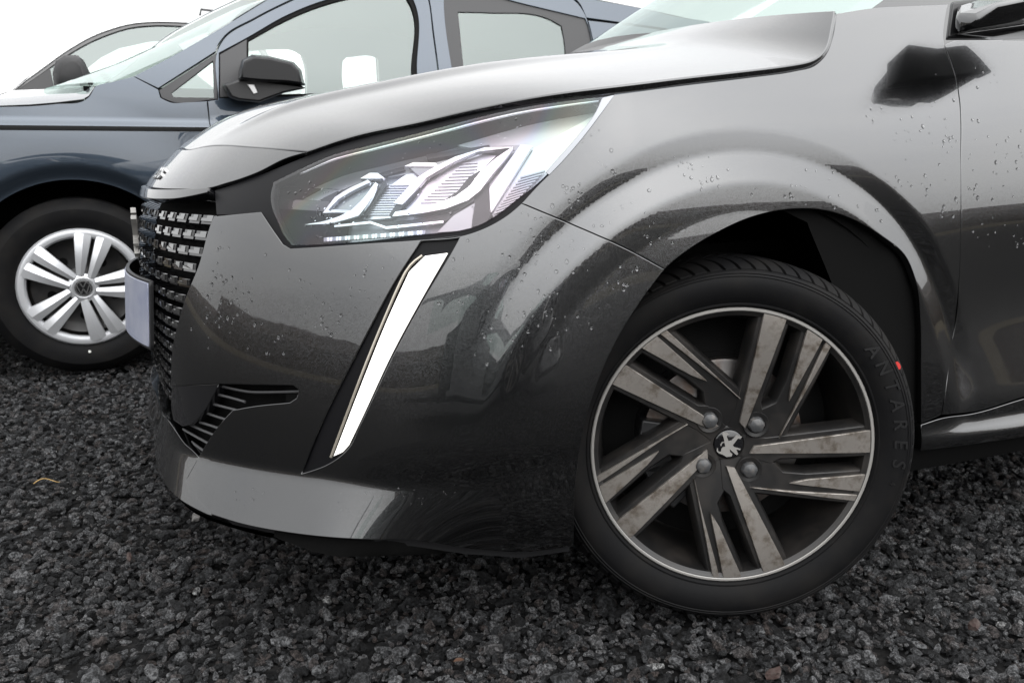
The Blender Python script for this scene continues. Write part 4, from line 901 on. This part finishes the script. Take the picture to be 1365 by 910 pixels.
# bonnet
be = np.array([VAN.f(*VAN.cast(x, y).reshape(2, 1))[0] for x, y in [(-110, 160), (-40, 146), (0, 141), (40, 139.5), (76, 136.5), (110, 132.5), (118, 128), (126, 116)]]); V = []; F = []
for i, p in enumerate(be):
    x = float((p-np.array([VX, VY, 0]))@vd); y = float(-(p-np.array([VX, VY, 0]))@vn); rise = [.03, .05, .06, .065, .065, .06, .05, .02][i]
    for k, yy in enumerate(np.linspace(0, 1, 17)): V.append(VF(x-.05*math.sin(math.pi*yy), y+(WID-2*y)*yy, p[2]+rise*math.sin(math.pi*min(1, max(0, yy)))**.45))
for i in range(len(be)-1):
    for k in range(16): F.append((i*17+k, i*17+17+k, i*17+18+k, i*17+k+1))
MB().add(V, F).build('bonnet', M['blue'], van)
# seats, floor, dash
it = MB(); it.box(VF(1.2, WID/2, .30), (3.6, 1.6, .1)); it.box(VF(.35, WID/2, .92), (.5, 1.5, .22)); it.build('cabin_floor', M['cavity'], van)
def seat(x, y):
    s_ = MB(); c, s__ = vd[0], vd[1]; Rz = [[c, -s__, 0], [s__, c, 0], [0, 0, 1]]
    s_.box(VF(x, y, .62), (.5, .5, .16), Rz)
    s_.prism([VF(x+.18, y-.24, .62), VF(x+.36, y-.24, 1.02), VF(x+.46, y-.24, 1.01), VF(x+.32, y-.24, .62)], -vn*.48)
    s_.build('seat', M['seat'], van, bevel=.03, seg=3)
for x, y in ((.95, .48), (.95, 1.35)): seat(x, y)
# door mirror
def qv(y, *pts): return [onY(a_, b_, y) for a_, b_ in pts]
yb = 2.27
m1 = [(318, 95), (322, 80), (336, 73), (360, 75), (392, 83), (402, 94), (407, 115), (385, 112), (345, 110), (317, 107)]
m0 = [(x*.94+22, y*.9+10) for x, y in m1]
solid('mirror_shell', [qv(yb+.03, *m0), qv(yb-.02, *m1), qv(yb-.13, *m1), qv(yb-.20, *[(x*.9+36, y*.86+13) for x, y in m1])], M['mirrorblack'], van, .006)
m2 = [(296, 113), (318, 105), (334, 105), (400, 113), (408, 118), (380, 124), (345, 137), (316, 134), (305, 130)]
solid('mirror_foot', [qv(yb+.05, *m2), qv(yb-.10, *m2), qv(yb-.14, *[(x*.92+28, y*.9+12) for x, y in m2])], M['satin'], van, .005)
solid('mirror_indicator', [qv(yb-.105, (327, 111), (339, 111.5), (345, 126), (338, 128)), qv(yb-.146, (329, 112), (339, 112.5), (344, 124), (338, 126))], M['alu'], van, .002)
# van wheel with its silver cover
def van_wheel(name, X, inY, parent, steer, mats, front=True):
    a = Vector(vd).normalized(); 
    if steer: a = Matrix.Rotation(steer, 3, 'Z') @ a
    b = Vector((0, 0, 1)); n = a.cross(b); H = Vector(VF(X, inY, .328))
    MX = Matrix(((a.x, b.x, n.x, H.x), (a.y, b.y, n.y, H.y), (a.z, b.z, n.z, H.z), (0, 0, 0, 1)))
    ty = MB().lathe([(.200, -.010), (.208, .000), (.214, .004), (.226, .010), (.250, .016), (.275, .015), (.2865, .006), (.299, -.006), (.3105, -.022), (.3125, -.05), (.3125, -.08), (.305, -.081), (.305, -.088), (.3125, -.089), (.3125, -.118), (.305, -.119), (.305, -.126), (.3125, -.127), (.3105, -.175), (.288, -.197), (.2, -.19)], 120)
    o = ty.build(name, M['rubber'], parent, auto=30); o.matrix_parent_inverse = WM(parent).inverted(); o.matrix_basis = MX
    for v in o.data.vertices:
        w = MX @ v.co
        if w.z < .020: w.z = .020; v.co = MX.inverted() @ w
    st = MB().lathe([(.0, -.02), (.05, -.02), (.07, -.035), (.13, -.040), (.165, -.030), (.19, -.045), (.201, -.02)], 60); st.build('steel_wheel', M['wheeldark'], o, world=False)
    hs = MB()
    for k in range(5):
        x, y = cw(.105, 40+72*k); h = MB().lathe([(0, 0), (.014, 0), (.015, -.002)], 18); h.V = [(p[0]+x, p[1]+y, p[2]-.034) for p in h.V]; hs.add(h.V, h.F)
    hs.build('wheel_hole', M['cavity'], o, world=False)
    rg = MB().lathe([(.198, -.004), (.2065, .004), (.2085, .002), (.2065, .006), (.2015, .011), (.192, .013), (.182, .011), (.176, .004), (.174, -.010)], 96); rg.lathe([(.0, .010), (.028, .010), (.036, .014), (.050, .010), (.053, -.004)], 48)
    rg.build('wheel_cover', mats, o, world=False)
    for k in range(5):
        for sd_ in (-1, 1):
            bd_ = MB(); c0 = 16+72*k; V = []; F = []
            for r in np.linspace(.040, .188, 8):
                u = (r-.04)/.148; ctr = sd_*(.0175+.0180*u); hw = .0130+.0170*u; zt_ = .014+.010*math.sin(u*math.pi*.9)
                for q_, dz in ((-1, -.012), (-.92, -.003*0-.002), (-.1*sd_, 0.004), (.92, -.002), (1, -.012)):
                    x_, y_ = ctr+q_*hw, r; th = R_(-c0); V.append((x_*math.cos(th)-y_*math.sin(th), x_*math.sin(th)+y_*math.cos(th), zt_+dz-.004*u))
            for i in range(7):
                for j in range(4): F.append((i*5+j, i*5+j+1, i*5+6+j, i*5+5+j))
            bd_.add(V, F).build('cover_spoke', mats, o, world=False, auto=20)
    hb = MB().lathe([(0, .0225), (.026, .0222), (.028, .020), (.029, .012)], 40); hb.build('cover_cap', M['gloss'], o, world=False)
    lg = MB().lathe([(.0225, .0225), (.0225, .0238), (.0255, .0238), (.0255, .0225)], 40)
    lg.build('cap_ring', M['badge'], o, world=False)
    def st_(p, q, w=.0017):
        p = np.array(p); q = np.array(q); t = (q-p)/np.linalg.norm(q-p); n_ = np.array([-t[1], t[0]])*w
        return [tuple(p+n_), tuple(p-n_), tuple(q-n_), tuple(q+n_)]
    lm = MB()
    for q_ in (st_((-.010, .0205), (-.0005, .003)), st_((.010, .0205), (.0005, .003)), st_((-.0195, .010), (-.0085, -.019)), st_((-.0085, -.019), (0, -.001)), st_((0, -.001), (.0085, -.019)), st_((.0085, -.019), (.0195, .010))):
        lm.prism([(x, y, .0222) for x, y in q_], (0, 0, .0015))
    lm.build('cap_emblem', M['badge'], o, world=False, smooth=False)
    dt = MB().lathe([(0, .0), (.0045, 0), (.005, -.002)], 14); x, y = cw(.231, 181); dt.V = [(p[0]+x, p[1]+y, p[2]+.0125) for p in dt.V]; dt.build('paint_dot', M['whitedot'], o, world=False)
    return o
van_wheel('front_wheel', 0.0, -.004, van, 0, M['silverwheel'])
van_wheel('rear_wheel', 2.68, .02, van, 0, M['silverwheel'])
for xx in (0.0, 2.68):
    V = []; F = []
    for i in range(31):
        t = math.pi*(1.1-1.2*i/30); V += [VF(xx+.40*math.cos(t), .02, .33+.40*math.sin(t)), VF(xx+.40*math.cos(t), .40, .33+.40*math.sin(t)), VF(xx, .42, .33)]
    for i in range(30): F += [(i*3, i*3+1, i*3+4, i*3+3), (i*3+1, i*3+2, i*3+5, i*3+4)]
    MB().add(V, F).build('wheel_arch_liner', M['cavity'], van)
nose = MB(); nose.box(VF(-.55, WID/2, .52), (.30, 1.3, .60)); nose.build('front_bumper', M['satin'], van, bevel=.05)
ubv = MB().box(VF(1.2, WID/2, .26), (4.0, 1.5, .08)); ubv.build('underbody', M['cavity'], van)

# ------------------------------------------------------------------ white car behind
wc = empty('white_car', 'white car parked behind the blue van, roof and tinted side window showing', 'car', (-1.2, 5.6, 0))
def wf(a, z):
    a = np.asarray(a, float); z = np.asarray(z, float); o = np.where(z > 1.0, (z-1.0)*.42, (z-.7)**2*.1)
    return np.stack([a, 4.72+o+np.clip(-1.9-a, 0, 9)**2*.5, z+0*a], -1)
WCR = Shell(wf, (-4.5, 3.0), (.2, 1.75), 120, 60, 1)
if WCR.normal(np.array([0.]), np.array([.6]))[0][1] > 0: WCR.outward = -1
wcst = lambda *px: [tuple(WCR.cast(*p)) for p in px]
side = wcst((-60, 140), (-20, 132), (15, 121), (50, 92), (92, 63), (120, 44), (150, 31), (200, 22), (262, 21), (330, 30), (400, 60), (440, 100), (470, 125)); 
wwin = wcst((15.5, 120.5), (50, 96), (92, 66), (120, 50), (148, 39), (172, 32.5), (200, 29.5), (240, 30), (300, 36), (350, 60), (380, 110), (125, 117))
wgl = wcst((22, 119), (52, 99), (93, 70), (122, 54), (149, 43), (173, 36), (200, 33), (240, 33.5), (296, 39), (344, 62), (372, 109), (125, 115.5))
sp = [(side[0][0]-.5, .9)]+side+[(side[-1][0]+.5, .95), (side[-1][0]+.5, .3), (side[0][0]-.5, .3)]
panel('body_side', sp, WCR, M['white'], wc, params=True, holes=[wwin], step=.06, thick=.04)
panel('window_frame', wwin, WCR, M['gloss'], wc, params=True, holes=[wgl], off=-.01, gap=0, thick=.02, step=.06)
panel('window_glass', wgl, WCR, M['glass'], wc, params=True, off=-.02, gap=0, thick=.004, step=.06)
panel('quarter_panel', wcst((24, 118), (53, 99), (66, 90), (72, 118)), WCR, M['satin'], wc, params=True, off=-.012, gap=0, thick=.01, step=.06)
V = []; F = []; q = side[1:]
for s_, z_ in q:
    p = wf(np.array([s_]), np.array([z_]))[0]; w = 1.80-2*(p[1]-4.72)
    for k, yy in enumerate(np.linspace(0, 1, 7)): V.append(p+np.array([-.22*math.sin(math.pi*yy)*(z_ < 1.35)*(s_ < -.9), w*yy, .04*math.sin(math.pi*yy)]))
for i in range(len(q)-1):
    for k in range(6): F.append((i*7+k, i*7+7+k, i*7+8+k, i*7+k+1))
MB().add(V, F).build('roof', M['white'], wc)
solid('door_mirror', [qv(4.74, (72, 116), (70, 98), (74, 82), (86, 75), (103, 74), (112, 82), (120, 100), (124, 114)), qv(4.60, (72, 116), (70, 97), (74, 81), (86, 74), (103, 73.5), (112, 81), (121, 99), (125, 114)), qv(4.55, (80, 112), (80, 98), (84, 86), (94, 80), (103, 80), (109, 88), (114, 102), (115, 111))], M['satin'], wc, .01)
MB().tube([onY(266, 24, 5.2), onY(268, 13, 5.2), onY(298, 16.5, 5.2), onY(296, 24, 5.2)], .008, 6).build('roof_aerial', M['satin'], wc)
MB().tube([onY(132, 93+2, 5.3), onY(140, 103, 5.3), onY(150, 112, 5.3)], .02, 8).build('steering_wheel', M['satin'], wc)
sh_ = MB().box((-1.0, 5.6, .5), (4.2, 1.55, .5)); sh_.build('underbody', M['cavity'], wc)
for xx in (-2.3, .45):
    w = MB().lathe([(0, -.01), (.05, .0), (.19, -.02), (.2, 0), (.22, .01), (.30, .005), (.325, -.02), (.325, -.18), (.2, -.2)], 60).build('wheel', M['rubber'], wc, world=False)
    w.matrix_parent_inverse = WM(wc).inverted(); w.matrix_basis = Matrix(((1, 0, 0, xx), (0, 0, -1, 4.72), (0, 1, 0, .325), (0, 0, 0, 1)))
# ------------------------------------------------------------------ the row opposite, behind the camera, that the paint mirrors
bpy.context.view_layer.update()
def copy_tree(o, parent=None, swap=None):
    c = o.copy(); COL.objects.link(c)
    if parent: c.parent = parent
    if swap and c.type == 'MESH':
        for sl_ in c.material_slots:
            if sl_.material in swap: mt = swap[sl_.material]; sl_.link = 'OBJECT'; sl_.material = mt
    for ch in list(o.children): copy_tree(ch, c, swap)
    return c
opp = copy_tree(car)
opp['label'] = 'second dark grey hatchback, parked opposite behind the camera and mirrored in the paintwork'; opp['category'] = 'car'; opp['group'] = car['group'] = 'grey hatchbacks'
opp.rotation_euler = (0, 0, math.pi); opp.location = (-.78-.9, -2.95-.87, 0)
# ------------------------------------------------------------------ ground, basalt grit
gm = mat('dark_grit_bed', (.012, .012, .0125), .95, spec=.15, noise=(60, (.03, .029, .028), .45, .7))
t = gm.node_tree; n_ = t.nodes.new('ShaderNodeTexVoronoi'); n_.inputs['Scale'].default_value = 55; b_ = t.nodes.new('ShaderNodeBump'); b_.inputs['Distance'].default_value = .012; b_.inputs['Strength'].default_value = 1; c_ = t.nodes.new('ShaderNodeTexCoord')
t.links.new(c_.outputs['Object'], n_.inputs['Vector']); t.links.new(n_.outputs['Distance'], b_.inputs['Height']); t.links.new(b_.outputs[0], t.nodes['Principled BSDF'].inputs['Normal'])
V = []; F = []; ns = 60
for i in range(ns+1):
    for j in range(ns+1): V.append(((i/ns-.5)*1600, (j/ns-.5)*1600, -.020))
for i in range(ns):
    for j in range(ns): q = i*(ns+1)+j; F.append((q, q+ns+1, q+ns+2, q+1))
g = link('ground', mesh('ground', V, F, smooth=False), gm); g['kind'] = 'structure'
rock_m = bpy.data.materials.new('basalt_chippings'); rock_m.use_nodes = True; t = rock_m.node_tree; b = t.nodes['Principled BSDF']
oi = t.nodes.new('ShaderNodeObjectInfo'); cr = t.nodes.new('ShaderNodeValToRGB'); el_ = cr.color_ramp.elements
el_[0].position = 0; el_[0].color = (.012, .012, .013, 1); el_[1].position = 1; el_[1].color = (.5, .5, .5, 1)
for p_, c in ((.20, (.026, .027, .029)), (.44, (.072, .074, .078)), (.66, (.21, .213, .22)), (.99, (.07, .055, .05)), (.995, (.2, .2, .2))): e = el_.new(p_); e.color = (*c, 1)
nz_ = t.nodes.new('ShaderNodeTexNoise'); nz_.inputs['Scale'].default_value = 2.6; nz_.inputs['Detail'].default_value = 7; nz_.inputs['Roughness'].default_value = .7; tcx = t.nodes.new('ShaderNodeTexCoord')
mr = t.nodes.new('ShaderNodeMapRange'); mr.inputs[1].default_value = .44; mr.inputs[2].default_value = .62; mr.inputs[3].default_value = .38; mr.inputs[4].default_value = 2.5
ml = t.nodes.new('ShaderNodeMix'); ml.data_type = 'RGBA'; ml.blend_type = 'MULTIPLY'; ml.inputs[0].default_value = 1
bu = t.nodes.new('ShaderNodeBump'); bu.inputs['Strength'].default_value = 1; bu.inputs['Distance'].default_value = .25
t.links.new(oi.outputs['Random'], cr.inputs['Fac']); t.links.new(tcx.outputs['Object'], nz_.inputs['Vector']); t.links.new(nz_.outputs['Fac'], mr.inputs[0]); t.links.new(cr.outputs['Color'], ml.inputs[6]); t.links.new(mr.outputs[0], ml.inputs[7]); t.links.new(ml.outputs[2], b.inputs['Base Color'])
t.links.new(nz_.outputs['Fac'], bu.inputs['Height']); t.links.new(bu.outputs[0], b.inputs['Normal']); b.inputs['Roughness'].default_value = .5; b.inputs['Specular IOR Level'].default_value = .4
import bmesh
from mathutils import noise as mnoise
rc = bpy.data.collections.new('chipping_shapes')
for k in range(9):
    bm = bmesh.new(); bmesh.ops.create_icosphere(bm, subdivisions=2, radius=1)
    sc_ = Vector((1.15, rng.uniform(.55, .85), rng.uniform(.45, .75))); off_ = Vector(rng.uniform(-50, 50, 3)); pl_ = [Vector(rng.normal(0, 1, 3)).normalized() for _ in range(9)]
    for v in bm.verts:
        d = v.co.normalized(); r = 1.0
        for p_ in pl_:
            c = d.dot(p_)
            if c > .05: r = min(r, .60/c)
        r *= 1+.10*mnoise.noise(d*2.5+off_)+.07*mnoise.noise(d*6+off_)
        v.co = Vector((d.x*r*sc_.x, d.y*r*sc_.y, d.z*r*sc_.z))
    me = bpy.data.meshes.new('chipping'); bm.to_mesh(me); bm.free(); me.materials.append(rock_m)
    me.polygons.foreach_set('use_smooth', [False]*len(me.polygons))
    o = bpy.data.objects.new('chipping', me); rc.objects.link(o)
def scatter(n, x0, x1, y0, y1, smin, smax, zl=.0, reject=None):
    x = rng.uniform(x0, x1, n); y = rng.uniform(y0, y1, n); s = smin+(smax-smin)*rng.random(n)**2.6; z = -.005+rng.uniform(-.007, .006, n)+zl-s*.15
    return np.c_[x, y, z, s]
A = [scatter(30000, -1.5, 1.6, -.95, .75, .006, .0155, -.004), scatter(26000, -1.5, 1.6, -.95, .75, .0045, .011, .001), scatter(4200, -1.5, 1.6, -.95, .75, .012, .024, .002), scatter(75000, -2.2, 3.2, .75, 3.4, .006, .0165, -.001), scatter(52000, -3.6, 4.8, 3.4, 8.5, .009, .019), scatter(30000, -2.5, 3, -4.2, -.95, .008, .016)]
A = np.concatenate(A)
hum = np.array([mnoise.noise(Vector((x*1.6, y*1.6, 3.1)))*.010+mnoise.noise(Vector((x*5, y*5, 1.1)))*.005 for x, y in A[:, :2]]); A[:, 2] += hum*(np.hypot(A[:, 0]-0.03, A[:, 1]-.1) > .25)
for wx in (0.0, 2.68):      # stones banked up under the van's wheels
    wp = VF(wx, .09, 0); A[:, 2] += .017*np.exp(-((A[:, 0]-wp[0])/.30)**2-((A[:, 1]-wp[1])/.28)**2)
pm = bpy.data.meshes.new('gravel_points'); pm.from_pydata([tuple(p) for p in A[:, :3]], [], [])
at = pm.attributes.new('size', 'FLOAT', 'POINT'); at.data.foreach_set('value', A[:, 3].astype(np.float32))
ar_ = pm.attributes.new('turn', 'FLOAT_VECTOR', 'POINT'); ar_.data.foreach_set('vector', np.c_[rng.normal(0, .35, len(A)), rng.normal(0, .35, len(A)), rng.uniform(0, 6.28, len(A))].astype(np.float32).ravel())
go = bpy.data.objects.new('gravel', pm); COL.objects.link(go); go['label'] = 'loose dark basalt chippings covering the whole lot under the cars'; go['category'] = 'gravel'; go['kind'] = 'stuff'
ng = bpy.data.node_groups.new('scatter_chippings', 'GeometryNodeTree'); ng.interface.new_socket('Geometry', in_out='INPUT', socket_type='NodeSocketGeometry'); ng.interface.new_socket('Geometry', in_out='OUTPUT', socket_type='NodeSocketGeometry')
gi = ng.nodes.new('NodeGroupInput'); gout = ng.nodes.new('NodeGroupOutput'); ip_ = ng.nodes.new('GeometryNodeInstanceOnPoints'); ci = ng.nodes.new('GeometryNodeCollectionInfo'); ci.inputs['Collection'].default_value = rc; ci.inputs['Separate Children'].default_value = True; ci.inputs['Reset Children'].default_value = True
na = ng.nodes.new('GeometryNodeInputNamedAttribute'); na.data_type = 'FLOAT'; na.inputs['Name'].default_value = 'size'
nr = ng.nodes.new('GeometryNodeInputNamedAttribute'); nr.data_type = 'FLOAT_VECTOR'; nr.inputs['Name'].default_value = 'turn'
e2r = ng.nodes.new('FunctionNodeEulerToRotation')
ng.links.new(gi.outputs[0], ip_.inputs['Points']); ng.links.new(ci.outputs[0], ip_.inputs['Instance']); ip_.inputs['Pick Instance'].default_value = True
ng.links.new(na.outputs['Attribute'], ip_.inputs['Scale']); ng.links.new(nr.outputs['Attribute'], e2r.inputs[0]); ng.links.new(e2r.outputs[0], ip_.inputs['Rotation']); ng.links.new(ip_.outputs[0], gout.inputs[0])
md = go.modifiers.new('scatter', 'NODES'); md.node_group = ng
# distant bare brown tree belt round the lot (seen mirrored in the paint)
tb_ = mat('bare_winter_wood', (.060, .042, .032), .95, spec=.1, noise=(.6, (.025, .019, .015), .4, .65))
V = []; F = []; na_ = 220
for i in range(na_+1):
    t_ = 2*math.pi*i/na_; R0 = 62+8*math.sin(3*t_); h = 4.4+.35*mnoise.noise(Vector((t_*5, 0, 0)))+.2*mnoise.noise(Vector((t_*30, 2, 0)))
    if math.cos(t_-math.pi/2) > .3: h *= .6
    V += [(R0*math.cos(t_), R0*math.sin(t_), -.1), (R0*math.cos(t_), R0*math.sin(t_), h*.7), ((R0+2)*math.cos(t_), (R0+2)*math.sin(t_), h), ((R0+9)*math.cos(t_), (R0+9)*math.sin(t_), h*.9), ((R0+10)*math.cos(t_), (R0+10)*math.sin(t_), -.1)]
for i in range(na_):
    for j in range(4): F.append((i*5+j, i*5+j+1, i*5+6+j, i*5+5+j))
tw = link('far_wood', mesh('far_wood', V, F, smooth=False), tb_); tw['kind'] = 'stuff'; tw['label'] = 'bare brown belt of distant trees round the lot, mirrored in the bumper'; tw['category'] = 'wood'

vm = mat('dry_verge_grass', (.085, .07, .042), .95, spec=.1, noise=(.8, (.05, .042, .028), .4, .65)); V = []; F = []
for i in range(121):
    t_ = 2*math.pi*i/120
    for r_q, z_q in ((34, -.012), (36, .06), (50, .25), (64, .3)): V.append(((r_q+2*math.sin(5*t_))*math.cos(t_), (r_q+2*math.sin(5*t_))*math.sin(t_), z_q))
for i in range(120):
    for j in range(3): F.append((i*4+j, i*4+j+1, i*4+5+j, i*4+4+j))
vg = link('verge', mesh('verge', V, F), vm); vg['kind'] = 'structure'
# odd bits lying on the chippings
def ground_thing(o, label, cat): o['label'] = label; o['category'] = cat
p = onZ(61, 641, .018); q = []
for k in range(8): u_ = k/7; q.append((p[0]-.026+.055*u_, p[1]+.012*math.sin(u_*3), .016+.006*math.sin(u_*5)))
ground_thing(MB().tube(q, [.0011, .0012, .0012, .0011, .0010, .0009, .0007, .0004], 6).build('straw', M['shortbrown'], None), 'thin yellow straw lying on the dark chippings left of the bumper', 'straw')
red = mat('rusty_red_stone', (.032, .016, .013), .8, noise=(70, (.06, .045, .04), .4, .6), bump=(200, .6, .003))
def stone(px_, py_, s_, label, m):
    P = onZ(px_, py_, .008); o = rc.objects[int(rng.integers(0, 9))]; me = o.data.copy(); me.name = 'stone'; me.materials.clear(); me.materials.append(m)
    me.transform(Matrix.Scale(s_, 4)); c = bpy.data.objects.new('stone', me); COL.objects.link(c); c.location = (P[0], P[1], .010); c.rotation_euler = (rng.uniform(-.3, .3), rng.uniform(-.3, .3), rng.uniform(0, 6)); ground_thing(c, label, 'stone')
stone(1298, 834, .016, 'flat rusty red stone among grey chippings, right of the front wheel', red)
stone(1030, 898, .017, 'rusty red stone at the lower edge, below the front tyre', red)
stone(172, 742, .013, 'small rusty brown stone on the chippings, left below the bumper', red)
stone(262, 640-150+200, .017, 'light rough stone on the chippings just in front of the bumper lip', mat('pale_rough_stone', (.20, .19, .185), .8, noise=(60, (.08, .078, .075), .4, .6), bump=(200, .6, .003)))
leafm = [(0, 0), (.006, .004), (.012, .004), (.018, 0), (.012, -.0045), (.006, -.004)]
P = onZ(604, 882, .02); V = [(P[0]+a, P[1]+b, .021+.002*math.sin(a*200)) for a, b in leafm]; V += [(x, y, z-.0006) for x, y, z in V]
ground_thing(MB().add(V, [(0, 1, 2, 3, 4, 5), (11, 10, 9, 8, 7, 6)]+[(i, i+6, (i+1) % 6+6, (i+1) % 6) for i in range(6)]).build('dry_leaf', M['leaf'], None, smooth=False), 'tiny brown dry leaf on the chippings in front of the bumper', 'leaf')
